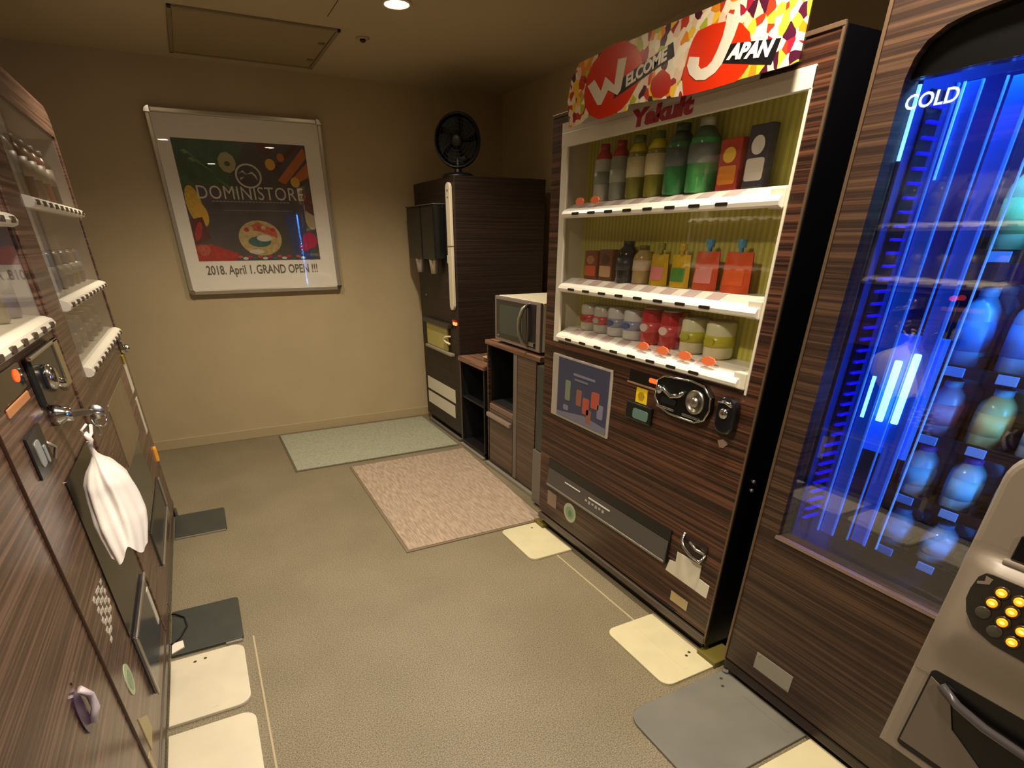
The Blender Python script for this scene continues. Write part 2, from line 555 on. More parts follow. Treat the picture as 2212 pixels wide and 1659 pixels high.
# ring emblem with small flourish
rg = B()
cxr, czr = fx(.515), fz(.272)
ring_o = ell(cxr, czr, .082, .070, 40); ring_i = ell(cxr, czr, .071, .060, 40)
for k in range(40):
    k2 = (k + 1) % 40
    rg.prism('y', [ring_o[k], ring_o[k2], ring_i[k2], ring_i[k]], ly, ly + 0.0012)
for pts in ([(-.07, .012), (-.035, .038), (-.008, .006), (-.02, .012), (-.04, .026)], [(-.012, .012), (.030, .030), (.055, .005), (.062, -.03), (.045, -.004), (.028, .016)], [(-.06, -.012), (-.03, -.005), (-.06, -.028)]):
    rg.prism('y', [(cxr + a * .88, czr + c * .85) for a, c in pts], ly, ly + 0.0012)
add('emblem', rg, PW, po)
text('lettering', 'DOMINISTORE', 0.108, (fx(.515), ly + 0.0018, fz(.42)), '-y', PW, po, depth=0.0003, sx=0.92, extrude_sp=1.05)
ul = B()
for k in range(22):
    a = fx(.20) + k * 0.0225
    ul.box(a, a + 0.017, ly, ly + 0.001, fz(.492), fz(.482))
ul.box(fx(.28), fx(.82), ly, ly + 0.001, fz(.562), fz(.558))
add('fine_print', ul, mat('poster_fine_print', '#8d8074', 0.6), po)
for tx, xc in (('2018. April 1.', .250), ('GRAND OPEN !!!', .630)):
    text('lettering', tx, 0.079, (xc, ly + 0.0018, 1.213), '-y', mat('poster_lettering_dark', '#6b5f50', 0.6), po, depth=0.0003, sx=0.72, bold=0.0012)
add('glazing', B().box(X0 + w, X1 - w, fy + 0.0005, fy + 0.0015, Z0 + w, Z1 - w), GLASSP, po)


# ------------------------------------------------------------------ product builders (fronts face -x unless noted)
def pmat(c, rough=0.4):
    return mat('pack_' + c.strip('#'), c, rough)


def bottle(name, x, y, z, hgt, r, body, label, cap, lbl, group, lab0=0.35, lab1=0.72, cat='bottle', shoulder=None):
    z += .001
    t = thing(name, lbl, cat, (x, y, z), group)
    pf = [(r * 0.88, 0), (r, hgt * .03), (r, hgt * .66), (r * .93, hgt * .74), (r * .62, hgt * .84), (r * .40, hgt * .90), (r * .38, hgt * .93)]
    add('body', B().lathe((x, y, z), pf, n=20), pmat(body, 0.2), t)
    add('label', B().lathe((x, y, z), [(r * .99, hgt * lab0), (r * 1.025, hgt * lab0), (r * 1.025, hgt * min(lab1, .66)), (r * .99, hgt * min(lab1, .66))], n=20), pmat(label), t)
    add('cap', B().lathe((x, y, z), [(r * .50, hgt * .89), (r * .50, hgt * .995), (r * .45, hgt)], n=16), pmat(cap), t)
    if shoulder:
        add('neck_band', B().lathe((x, y, z), [(r * .95, hgt * .735), (r * .66, hgt * .835), (r * .42, hgt * .90)], n=20), pmat(shoulder), t)
    return t


def carton(name, x, y, z, wd, hgt, dp, c1, c2, c3, lbl, group, cat='carton'):
    z += .001
    t = thing(name, lbl, cat, (x, y, z), group)
    add('box', B().box(x - dp / 2, x + dp / 2, y - wd / 2, y + wd / 2, z, z + hgt, 0.004), pmat(c1), t)
    add('band', B().prism('x', rr(y - wd * .42, y + wd * .42, z + hgt * .12, z + hgt * .48, 0.008), x - dp / 2 - 0.0015, x - dp / 2 + 0.001), pmat(c2), t)
    add('emblem', B().prism('x', ell(y, z + hgt * .68, wd * .3, hgt * .15, 18), x - dp / 2 - 0.0015, x - dp / 2 + 0.001), pmat(c3), t)
    return t


def can(name, x, y, z, hgt, r, c1, c2, c3, lbl, group):
    z += .001
    t = thing(name, lbl, 'can', (x, y, z), group)
    add('body', B().lathe((x, y, z), [(r * .8, 0), (r, hgt * .06), (r, hgt * .9), (r * .86, hgt * .97)], n=20), pmat(c1, 0.25), t)
    add('band', B().lathe((x, y, z), [(r * .99, hgt * .32), (r * 1.02, hgt * .32), (r * 1.02, hgt * .62), (r * .99, hgt * .62)], n=20), pmat(c2, 0.3), t)
    add('lid', B().lathe((x, y, z), [(r * .87, hgt * .965), (r * .87, hgt * .99), (r * .8, hgt), (r * .78, hgt * .985), (0, hgt * .985)], n=20), STEEL, t)
    add('emblem', B().prism('x', ell(y, z + hgt * .47, r * .45, hgt * .11, 16), x - r * 1.06, x - r * .8), pmat(c3), t)
    return t


def pouch(name, x, y, z, wd, hgt, c1, c2, cap, lbl, group, cat='pouch'):
    z += .001
    t = thing(name, lbl, cat, (x, y, z), group)

    def f(u, v, s):
        bulge = 0.020 * (math.sin(math.pi * u) ** .6) * (1 - v) ** .5
        return (x + s * (0.002 + bulge), y + (u - .5) * wd * (1 - .12 * v * v), z + v * hgt)
    b = B(); b.grid(lambda u, v: f(u, v, -1), 8, 8); b.grid(lambda u, v: f(1 - u, v, 1), 8, 8)
    add('sachet', b, pmat(c1, 0.3), t)

    def g(u, v):
        uu = .15 + .7 * u; vv = .18 + .42 * v
        p = f(uu, vv, -1); return (p[0] - 0.0015, p[1], p[2])
    add('print', B().grid(g, 6, 5), pmat(c2), t)
    if cap:
        add('spout', B().lathe((x, y, z + hgt * .98), [(.007, 0), (.007, .014), (.013, .015), (.013, .034), (.011, .036)], n=14), pmat(cap), t)
    return t


# ------------------------------------------------------------------ drink machine with banner (right wall)
FX = 1.42
BXF_ = 1.375
YM0, YM1 = 1.08, 2.31
ym = thing('drink_vending_machine', 'dark wood-grain drink machine with three display shelves under the Welcome Japan banner', 'vending machine', (1.75, 1.69, 0))
wy0, wy1, wz0, wz1 = 1.135, 2.235, 1.0, 1.765
add('cabinet', B().box(1.56, 2.15, YM0 + .006, YM1, 0.05, 1.825, 0.006), mat('cabinet_dark', '#1a1210', 0.45), ym)
d = B()
d.box(FX, 1.56, YM0 + .006, YM1, 0.10, wz0)
d.box(FX, 1.56, YM0 + .006, YM1, wz1, 1.83)
d.box(FX, 1.56, YM0 + .006, wy0, wz0, wz1)
d.box(FX, 1.56, wy1, YM1, wz0, wz1)
door = add('door', d, WOODY, ym)
add('door_edge_strip', B().box(FX - .003, FX + .004, YM0 + .004, YM1, 1.825, 1.835, 0.001).box(FX - .002, FX + .004, YM0 + .003, YM0 + .010, 0.06, 1.83, 0.001), mat('edge_bronze', '#6d5846', 0.3, 0.4), ym)
add('side_panel', B().box(FX + .004, 2.15, YM0, YM0 + .006, 0.05, 1.828), SIDEB, ym)
for zz in (0.715, 0.684):
    add('side_screw', B().cyl((1.474, YM0 - .004, zz), (1.474, YM0, zz), 0.0055, n=14), mat('screw_nickel', '#c9c2c2', 0.35, 0.7), ym)
add('plinth', B().box(FX + .015, 2.12, YM0 + .02, YM1 - .02, 0.03, 0.10), DEEP, ym)
add('kick_rail', B().box(FX - .006, FX + .03, YM0 + .006, YM1, 0.055, 0.085, 0.006), mat('kick_brown', '#50443a', 0.35), ym)
for yy in (1.13, 2.26):
    add('foot', B().cyl((1.5, yy, 0), (1.5, yy, .035), 0.03), mat('foot_olive', '#5b501f', 0.5), ym)
# window liner
bx = 1.545
l = B()
l.box(FX + .002, bx, wy0, wy0 + .008, wz0, wz1); l.box(FX + .002, bx, wy1 - .008, wy1, wz0, wz1)
l.box(FX + .002, bx, wy0, wy1, wz0, wz0 + .010); l.box(FX + .002, bx, wy0, wy1, wz1 - .008, wz1)
l.box(FX - .004, FX + .012, wy0, wy1, 1.722, 1.768, 0.002).box(FX - .003, FX, 1.30, wy1, 1.768, 1.80)
l.box(FX - .003, FX + .010, wy1 - .042, wy1, wz0 - .006, wz1, 0.003)
l.box(FX - .003, FX + .006, wy0, wy0 + .008, wz0 - .012, wz1, 0.001)
add('window_liner', l, LINER, ym)
# striped back panel
sb = B(); k = 0; yy = wy0 + .008
sb.box(bx - .004, bx, wy0, wy1, wz0, wz1, mi=0)
while yy < wy1 - .02:
    sb.box(bx - .0043, bx - .004, yy, yy + .010, wz0 + .01, wz1 - .01, mi=1)
    yy += .022
add('display_backdrop', sb, [mat('backdrop_lime', '#d2ce5e', 0.5), mat('backdrop_olive', '#bcb65c', 0.5)], ym)
add('corner_wedge', B().prism('x', [(wy0 + .008, wz0 + .05), (wy0 + .075, wz0 + .05), (wy0 + .06, wz1 - .30), (wy0 + .008, wz1 - .2)], bx - .012, bx - .006), mat('wedge_yellow', '#d6cc24', 0.45), ym)
SLOTM = mat('slot_dark', '#1c1208', 0.5)
TAGM = mat('price_tag_pink', '#c9b3ae', 0.5)
for zi, (zs, nm) in enumerate(((1.480, 'top'), (1.206, 'middle'), (1.006, 'bottom'))):
    yl = 2.185
    sh = B()
    # rounded button bar in front, sloping tag tray behind
    prof = [(FX - .020, zs + .004), (FX - .022, zs + .014), (FX - .016, zs + .024), (FX - .004, zs + .030), (FX + .045, zs + .052), (bx - .008, zs + .052), (bx - .008, zs + .044), (FX + .02, zs + .006), (FX - .010, zs - .001)]
    sh.prism('y', prof, wy0 + .012 if zi != 2 else wy0 + .03, yl)
    shelf = add('shelf', sh, mat('shelf_white', '#f4efe2', 0.28), ym)
    add('end_bracket', B().box(FX - .008, bx - .01, wy0 + .008, wy0 + .055, zs - .004, zs + .046, 0.004), LINER, shelf)
    for k in range(8):
        yc = 2.085 - k * 0.1065
        add('selection_button', B().prism('x', rr(yc - .023, yc + .023, zs + .009, zs + .018, .0044, 4), FX - .0240, FX - .012), SLOTM, shelf)
        tg = B().box(FX + .004, FX + .040, yc - .028, yc + .028, zs + .0385, zs + .042)
        for v in tg.bm.verts:      # lies on the slope of the tray
            v.co.z = zs + .030 + (v.co.x - (FX - .004)) * .45 + (0.0016 if v.co.z > zs + .040 else 0.0002)
        add('price_tag', tg, TAGM, shelf)
for a, b_ in ((1.0, 1.003),):
    add('window_glass', B().box(FX + .0025, FX + .0045, wy0 + .008, wy1 - .04, wz0 + .06, 1.722), GLASSW, ym)
# red-orange round price stickers standing at the tags
TAGO = mat('orange_badge', '#f07a4a', 0.4)
for yc in (1.617, 1.515, 1.405, 1.300):
    add('price_badge', B().prism('x', ell(yc, 1.062, .030, .014, 8), FX - .008, FX - .002), TAGO, ym)
for yc in (2.085, 1.985):
    add('price_badge', B().prism('x', ell(yc, 1.535, .026, .013, 8), FX - .006, FX), TAGO, ym)
text('lettering', 'Yakult', 0.060, (FX - .0045, 1.667, 1.751), '-x', mat('brand_crimson', '#a3142c', 0.4), ym, depth=0.0008, bold=0.0030, sx=1.75, shear=0.1)
# lower part of the door
add('payment_poster', B().box(FX - .010, FX, 1.775, 2.218, 0.660, 0.945, 0.003), mat('poster_frame_pale', '#a79d92', 0.35), ym)
pp = B()
pp.box(FX - .0115, FX - .009, 1.785, 2.165, 0.674, 0.936, mi=0)
pq = [(2.08, .80, .020, .045, 1), (1.99, .785, .02, .035, 2), (1.935, .76, .024, .035, 3), (1.87, .80, .028, .035, 3), (1.91, .72, .018, .03, 2), (1.83, .76, .02, .03, 4), (2.09, .72, .02, .012, 4)]
for a, c, ra, rb, mi in pq:
    pp.prism('x', rr(a - ra, a + ra, c - rb, c + rb, .008), FX - .0125, FX - .010, mi=mi)
pp.box(FX - .0125, FX - .010, 1.88, 2.04, .875, .885, mi=4); pp.box(FX - .0125, FX - .010, 1.93, 2.03, .855, .863, mi=5)
pp.prism('x', [(2.165, .674), (1.785, .674), (1.785, .70), (1.95, .715), (2.165, .69)], FX - .0121, FX - .010, mi=5)
add('poster_print', pp, [mat('print_navy', '#3c3f58', 0.4), mat('print_sage', '#78806a', 0.5), mat('print_clay', '#8a5a4a', 0.5), mat('print_coral', '#a8503a', 0.5), mat('print_slate', '#77778c', 0.5), mat('print_mist', '#6e6e7e', 0.5)], ym)
dp = add('price_display', B().box(FX - .004, FX + .002, 1.512, 1.678, .925, .969, 0.002), GLOSSB, ym)
add('display_digits', B().prism('x', rr(1.515, 1.562, .942, .958, .006), FX - .006, FX - .003), REDLED, dp)
add('display_ledge', B().box(FX - .007, FX + .001, 1.508, 1.684, .918, .925, 0.002), mat('ledge_tan', '#8a6a54', 0.4), ym)
add('contactless_sticker', B().box(FX - .0025, FX, 1.566, 1.628, .855, .910), YELLOWS, ym)
add('sticker_mark', B().prism('x', ell(1.597, .882, .020, .018, 6), FX - .0033, FX - .002), mat('mark_gold', '#b38f16', 0.4), ym)
rd = add('card_reader', B().box(FX - .014, FX, 1.520, 1.668, .785, .852, 0.008), mat('reader_black', '#151817', 0.3), ym)
add('reader_pad', B().prism('x', rr(1.535, 1.62, .797, .835, .01), FX - .0165, FX - .012), mat('reader_teal', '#5f7f78', 0.3), rd)
# coin and bill unit : chrome plate
pts = [(1.500, .965), (1.505, .905), (1.475, .875), (1.42, .862), (1.30, .862), (1.262, .880), (1.246, .915), (1.25, .955), (1.285, .985), (1.34, .992), (1.47, .984)]
cu = add('coin_unit', B().prism('x', pts, FX - .020, FX, bev=.004), mat('unit_black', '#0d0e0e', 0.22), ym)
rim = B()
pl = [(FX - .0205, a, c) for a, c in pts] + [(FX - .0205,) + pts[0]]
rim.tube(pl, .0035, 8)
add('chrome_rim', rim, CHROME, cu)
sw = B()
sw.tube([(FX - .024, 1.487, .935), (FX - .026, 1.46, .940), (FX - .026, 1.42, .925), (FX - .026, 1.38, .935), (FX - .024, 1.365, .950)], .008, 8)
sw.lathe((FX - .024, 1.482, .936), [(.015, 0), (.015, .005), (0, .008)], axis=(-1, 0, 0), n=18)
add('coin_lever', sw, CHROME, cu)
kn = B()
kn.lathe((FX - .018, 1.312, .928), [(.040, 0), (.040, .006), (.033, .010), (.031, .004)], axis=(-1, 0, 0), n=28)
kn.lathe((FX - .018, 1.312, .928), [(.017, 0), (.017, .010), (.010, .014), (0, .015)], axis=(-1, 0, 0), n=20)
add('coin_knob', kn, STEEL, cu)
add('bill_slot', B().prism('x', rr(1.395, 1.47, .893, .915, .008), FX - .0235, FX - .018), DEEP, cu)
add('chrome_strip', B().box(FX - .0235, FX - .018, 1.40, 1.49, .874, .881, 0.002).box(FX - .0235, FX - .018, 1.28, 1.36, .872, .880, 0.002), CHROME, cu)
lk = add('lock_cover', B().prism('x', rr(1.140, 1.218, .858, .975, .034, 8), FX - .028, FX, bev=.008), mat('lock_cover_black', '#15141a', 0.2, coat=0.6), ym)
add('lock_cylinder', B().lathe((FX - .028, 1.180, .925), [(.017, 0), (.017, .006), (.008, .010), (0, .010)], axis=(-1, 0, 0)), CHROME, lk)
add('lock_clip', B().tube([(FX - .029, 1.208, .955), (FX - .034, 1.18, .962), (FX - .029, 1.153, .952)], .005), CHROME, lk)
add('key_plate', B().prism('x', [(1.205, .826), (1.185, .836), (1.165, .822), (1.178, .808), (1.192, .806)], FX - .004, FX), mat('key_plate_rose', '#b39a90', 0.35, 0.5), ym)
# delivery slot
sl = B()
sl.box(FX - .006, FX, 1.333, 2.222, .282, .428, mi=0)
ds = add('delivery_slot', sl, mat('slot_recess', '#121110', 0.35), ym)
fl = B()
fl.prism('y', [(FX - .007, .380), (FX - .016, .300), (FX - .016, .288), (FX - .007, .286)], 1.338, 2.216)
add('slot_flap', fl, mat('flap_smoke', '#4c4844', 0.22), ds)
add('flap_lip', B().box(FX - .020, FX - .014, 1.338, 2.216, .286, .296, 0.003), mat('lip_grey', '#8d857c', 0.3, 0.4), ds)
mk = B()
for a, b_, c, e in ((2.02, 2.09, .362, .366), (1.70, 1.98, .366, .370)):
    pass
mk.box(FX - .0225, FX - .015, 1.93, 2.06, .352, .357)
mk.box(FX - .0225, FX - .015, 1.70, 1.86, .350, .356)
for k in range(6):
    mk.box(FX - .030, FX - .018, 1.735 + k * .026, 1.752 + k * .026, .325 + .004 * (k % 2), .340)
for v in mk.bm.verts:
    v.co.x = FX - .0075 - (.380 - v.co.z) * .1125 - (0.001 if v.co.x < FX - .018 else -0.002)
add('push_marks', mk, mat('marks_white', '#d2ccc0', 0.5), ds)
add('label_plate', B().box(FX - .002, FX, 2.140, 2.225, .170, .248), mat('label_rose', '#8f7a6c', 0.5), ym)
rs = add('round_sticker', B().prism('x', ell(2.015, .205, .052, .050, 28), FX - .002, FX), mat('sticker_mint', '#b7c2a2', 0.45), ym)
add('sticker_ring', B().prism('x', ell(2.015, .205, .034, .033, 24), FX - .003, FX - .001), mat('sticker_green', '#8fa585', 0.45), rs)
add('sticker_core', B().prism('x', ell(2.012, .203, .014, .018, 12), FX - .0038, FX - .002), mat('sticker_deep_green', '#5f8f6c', 0.45), rs)
rt = B()
rt.tube([(FX - .002, 1.268, .452), (FX - .010, 1.270, .425), (FX - .022, 1.245, .405), (FX - .028, 1.20, .392), (FX - .022, 1.163, .385), (FX - .004, 1.155, .412)], .0055)
rc = add('change_cup', B().prism('x', rr(1.155, 1.272, .385, .450, .012), FX - .004, FX), mat('cup_recess', '#2a1712', 0.3), ym)
add('cup_rim', rt, CHROME, rc)
add('cup_inner_lip', B().tube([(FX - .006, 1.235, .428), (FX - .014, 1.195, .418), (FX - .006, 1.160, .414)], .006), STEEL, rc)
add('notice_label', B().prism('x', [(1.290, .358), (1.168, .362), (1.166, .307), (1.115, .303), (1.118, .248), (1.334, .253), (1.321, .306), (1.290, .311)], FX - .002, FX), STICK, ym)
add('small_label', B().box(FX - .002, FX, 1.195, 1.285, .140, .182), mat('label_straw', '#b5a274', 0.5), ym)
add('crack_line', B().prism('x', [(1.45, .098), (1.26, .098), (1.235, .110), (1.30, .114)], FX - .001, FX + .001), DEEP, ym)

# products of the display (dummies standing on the shelves)
PXd = 1.492
z1s, z2s, z3s = 1.480 + .052, 1.206 + .052, 1.006 + .052
G1, G2, G3 = 'drinks on the top display shelf', 'drinks on the middle display shelf', 'drinks on the bottom display shelf'
c1 = 'top shelf of the banner machine'
bottle('water_bottle', PXd, 2.045, z1s, .185, .036, '#b9bcae', '#8f9a8c', '#b02a20', 'clear bottle with red cap, farthest left on the top display shelf', G1, .30, .52, shoulder='#b8281e')
bottle('water_bottle', PXd, 1.945, z1s, .185, .036, '#8d9182', '#b4b9a6', '#a32620', 'red-capped clear bottle beside the yellow-banded tea bottles', G1, .30, .52, shoulder='#a8241c')
bottle('tea_bottle', PXd, 1.845, z1s, .188, .038, '#7d7a2c', '#d8cfa2', '#62702c', 'cream-labelled tea bottle with yellow shoulder next to the red-capped bottle', G1, .34, .66, shoulder='#c9bd1e')
bottle('tea_bottle', PXd, 1.745, z1s, .188, .038, '#84802c', '#e2d8a8', '#62702c', 'cream-labelled tea bottle with yellow shoulder next to the dark green bottles', G1, .34, .66, shoulder='#d6c820')
bottle('green_tea_bottle', PXd, 1.637, z1s, .194, .046, '#2f7a44', '#57625f', '#3c5436', 'dark green bottle with grey label touching the tea bottles', G1, .40, .66, shoulder='#2e4a30')
bottle('green_tea_bottle', PXd, 1.533, z1s, .194, .046, '#359048', '#6a7672', '#b3b7a0', 'dark green bottle with grey label next to the red snack pack', G1, .40, .66, shoulder='#33563a')
carton('snack_pack', PXd, 1.414, z1s, .078, .130, .03, '#b0392a', '#e08a2c', '#e8c43a', 'slim red and yellow pack beside the black pack on the top shelf', G1, 'pack')
carton('snack_pack', PXd, 1.316, z1s, .074, .150, .03, '#3c3a46', '#d8d2c8', '#e6e2dc', 'slim black pack with white emblem at the right end of the top shelf', G1, 'pack')
add('dots', B().box(0, 0.001, 0, 0.001, 0, 0.001), pmat('#8fc26a')) if False else None
carton('soup_carton', PXd, 2.055, z2s, .085, .105, .05, '#7a3420', '#d1542a', '#b07040', 'brown and orange carton at the left end of the middle shelf', G2)
carton('soup_carton', PXd, 1.955, z2s, .085, .110, .05, '#6a3a22', '#c9a074', '#4a2a20', 'brown carton with a pale band beside the black coffee bottle', G2)
bottle('coffee_bottle', PXd, 1.850, z2s, .140, .042, '#141318', '#26252c', '#2c2a2a', 'black coffee bottle with white ring mark on the middle shelf', G2, .3, .6)
add_ring = None
bottle('milk_tea_bottle', PXd, 1.760, z2s, .126, .036, '#a8905a', '#cdbb9c', '#6a5a30', 'cream and tan bottle right of the black coffee bottle', G2, .35, .62)
pouch('jelly_pouch', PXd, 1.668, z2s, .092, .100, '#cfa81c', '#e88a8a', '#8a8a2c', 'yellow jelly pouch with a pink notice on the middle shelf', G2)
pouch('jelly_pouch', PXd, 1.562, z2s, .092, .100, '#dcb51c', '#4f9440', '#c9a81e', 'yellow jelly pouch with green foot beside the orange pouches', G2)
pouch('jelly_pouch', PXd, 1.446, z2s, .106, .112, '#d8542a', '#f09a92', '#3f8fc4', 'orange pouch with blue cap and a pink notice on the front', G2)
pouch('jelly_pouch', PXd, 1.320, z2s, .112, .112, '#e25a26', '#f26a30', '#4a90b8', 'orange pouch with blue cap at the right end of the middle shelf', G2)
can('juice_can', PXd, 2.060, z3s, .105, .042, '#b7b1a4', '#b3302c', '#8c2a24', 'white and red can at the left end of the bottom shelf', G3)
can('juice_can', PXd, 1.967, z3s, .105, .042, '#b5b0a6', '#b83430', '#a8a39a', 'white and red can second from the left on the bottom shelf', G3)
can('soda_can', PXd, 1.870, z3s, .110, .043, '#c4c3bf', '#8a8fa4', '#4c5a84', 'white can with blue swirl next to the red and white cans', G3)
can('soda_can', PXd, 1.768, z3s, .112, .044, '#cac9c4', '#8a90a8', '#4c5f8c', 'white can with blue swirl next to the solid red cans', G3)
can('cola_can', PXd, 1.662, z3s, .126, .045, '#b3202a', '#c4404a', '#e0c8c0', 'solid red can beside the white can with blue swirl', G3)
can('cola_can', PXd, 1.560, z3s, .126, .045, '#b01e2a', '#c4404a', '#e6d0c8', 'solid red can beside the yellow cans', G3)
can('lemon_can', PXd, 1.452, z3s, .116, .046, '#d0cfa6', '#b5b02a', '#a8a822', 'pale yellow can beside the solid red cans', G3)
can('lemon_can', PXd, 1.340, z3s, .116, .047, '#d8d6ae', '#bcb62c', '#b0ae26', 'pale yellow can at the right end of the bottom shelf', G3)

# ------------------------------------------------------------------ banner board standing on the machine front
def confetti():
    mt = bpy.data.materials.new('confetti_print'); mt.use_nodes = True
    nt = mt.node_tree; b = nt.nodes['Principled BSDF']
    g = nt.nodes.new('ShaderNodeNewGeometry')
    mp = nt.nodes.new('ShaderNodeMapping'); mp.inputs['Scale'].default_value = (0.01, 46, 42); mp.inputs['Rotation'].default_value = (0.9, 0, 0)
    nz = nt.nodes.new('ShaderNodeTexNoise'); nz.inputs['Scale'].default_value = 14
    ad = nt.nodes.new('ShaderNodeMixRGB'); ad.blend_type = 'ADD'; ad.inputs[0].default_value = 1.6
    v = nt.nodes.new('ShaderNodeTexVoronoi'); v.inputs['Scale'].default_value = 1.0
    sp = nt.nodes.new('ShaderNodeSeparateColor')
    r = nt.nodes.new('ShaderNodeValToRGB'); r.color_ramp.interpolation = 'CONSTANT'
    cols = ['#f0dcc0', '#c43a22', '#eadfc4', '#e58a1e', '#f3e6cf', '#4a1830', '#f0c23c', '#ecd6c0', '#b0b83c', '#e8c9ac', '#a02038', '#f4e8d0']
    e = r.color_ramp.elements
    e[0].position = 0; e[0].color = lin(cols[0])
    e[1].position = 1 / 12; e[1].color = lin(cols[1])
    for i in range(2, 12):
        x = e.new(i / 12); x.color = lin(cols[i])
    L = nt.links
    L.new(g.outputs['Position'], nz.inputs['Vector'])
    L.new(g.outputs['Position'], mp.inputs['Vector'])
    L.new(mp.outputs[0], ad.inputs[1]); L.new(nz.outputs[1], ad.inputs[2])
    L.new(ad.outputs[0], v.inputs['Vector'])
    L.new(v.outputs['Color'], sp.inputs[0]); L.new(sp.outputs[0], r.inputs[0])
    L.new(r.outputs[0], b.inputs['Base Color'])
    b.inputs['Roughness'].default_value = 0.22
    return mt


BXF = 1.375
bn = thing('banner_board', 'glossy confetti banner board reading WELCOME JAPAN mounted above the drink display', 'sign', (1.39, 1.645, 1.76))
bdp = [(2.122, 1.770), (2.142, 1.85), (2.123, 1.912), (2.075, 1.948), (1.983, 1.950), (1.684, 1.948), (1.475, 1.944), (1.160, 1.940), (1.152, 1.876), (1.154, 1.814), (1.156, 1.772), (1.176, 1.769), (1.532, 1.769), (1.781, 1.787), (1.79, 1.772), (1.90, 1.774), (2.008, 1.788), (2.055, 1.774)]
add('board', B().prism('x', bdp, BXF, BXF + .004), confetti(), bn)
add('acrylic_sheet', B().box(BXF + .0045, BXF + .0065, 1.150, 2.165, 1.772, 1.962), GLASSW, bn)
for yy in (1.30, 1.95):
    add('bracket', B().box(BXF + .007, FX - .005, yy, yy + .03, 1.795, 1.81), MGREY, bn)
REDC = mat('banner_red', '#d8300e', 0.2)
BF = lambda k: BXF - .0004 * k
dl_ = [(1.827, 1.954), (1.774, 1.932), (1.739, 1.903), (1.726, 1.874), (1.739, 1.833), (1.783, 1.794), (1.815, 1.779), (1.874, 1.770), (1.938, 1.770), (1.994, 1.789), (2.026, 1.82), (2.037, 1.85), (2.023, 1.9), (1.993, 1.931), (1.945, 1.951), (1.886, 1.958)]
dr_ = [(1.503, 1.904), (1.453, 1.906), (1.397, 1.900), (1.350, 1.885), (1.318, 1.860), (1.304, 1.833), (1.3, 1.796), (1.316, 1.779), (1.339, 1.767), (1.379, 1.766), (1.483, 1.766), (1.528, 1.768), (1.542, 1.808), (1.538, 1.833), (1.529, 1.87), (1.517, 1.891)]
ds_ = [(1.63, 1.848), (1.597, 1.828), (1.585, 1.806), (1.593, 1.786), (1.625, 1.778), (1.662, 1.787), (1.679, 1.809), (1.676, 1.83), (1.648, 1.843)]
add('red_disc', B().prism('x', dl_, BF(1), BXF), REDC, bn)
add('red_disc', B().prism('x', dr_, BF(1), BXF), REDC, bn)
add('red_disc', B().prism('x', ds_, BF(1), BXF), mat('banner_deep_red', '#b82414', 0.2), bn)
TB = mat('banner_black', '#17161a', 0.25)
add('word_tag', B().prism('x', [(1.842, 1.858), (1.598, 1.902), (1.586, 1.868), (1.862, 1.814)], BF(2), BF(.5)), TB, bn)
add('word_tag', B().prism('x', [(1.382, 1.851), (1.216, 1.827), (1.231, 1.781), (1.400, 1.816)], BF(2), BF(.5)), TB, bn)
LW = mat('banner_letter_white', '#e6dccb', 0.3)
add('letter_w', B().prism('x', [(2.016, 1.873), (1.977, 1.884), (1.935, 1.846), (1.915, 1.881), (1.862, 1.850), (1.852, 1.914), (1.808, 1.910), (1.826, 1.831), (1.842, 1.821), (1.895, 1.843), (1.929, 1.809), (1.950, 1.811)], BF(3), BF(1)), LW, bn)
add('letter_j', B().prism('x', [(1.403, 1.917), (1.355, 1.898), (1.368, 1.863), (1.383, 1.835), (1.396, 1.813), (1.416, 1.799), (1.451, 1.790), (1.486, 1.796), (1.514, 1.814), (1.528, 1.835), (1.523, 1.854), (1.484, 1.845), (1.484, 1.827), (1.472, 1.817), (1.449, 1.818), (1.433, 1.827), (1.42, 1.845), (1.407, 1.872), (1.403, 1.893)], BF(3), BF(1)), LW, bn)
text('lettering', 'ELCOME', 0.040, (BF(2.6), 1.712, 1.863), '-x', LW, bn, depth=0.0004, rot=0.175, bold=0.0016, sx=1.22, shear=0.12)
text('lettering', 'APAN', 0.042, (BF(2.6), 1.309, 1.822), '-x', mat('letter_bright_white', '#fbf6ea', 0.3), bn, depth=0.0004, rot=-0.15, bold=0.002, sx=1.22, shear=0.25)

# ------------------------------------------------------------------ glass fronted machine with blue interior (right, near)
gx0, gx1 = -0.12, 0.99
gm = thing('glass_front_vending_machine', 'tall wood-grain machine with blue-lit glass front and cold drinks', 'vending machine', (1.8, 0.45, 0))
gy0, gy1, gz0, gz1 = -0.02, 0.915, 0.610, 1.80
d = B()
d.box(FX, 1.47, gx0, gx1, 0.075, gz0); d.box(FX, 1.47, gy1, gx1, gz0, 1.70)
d.box(FX, 1.47, gx0, gy0, gz0, 1.70)
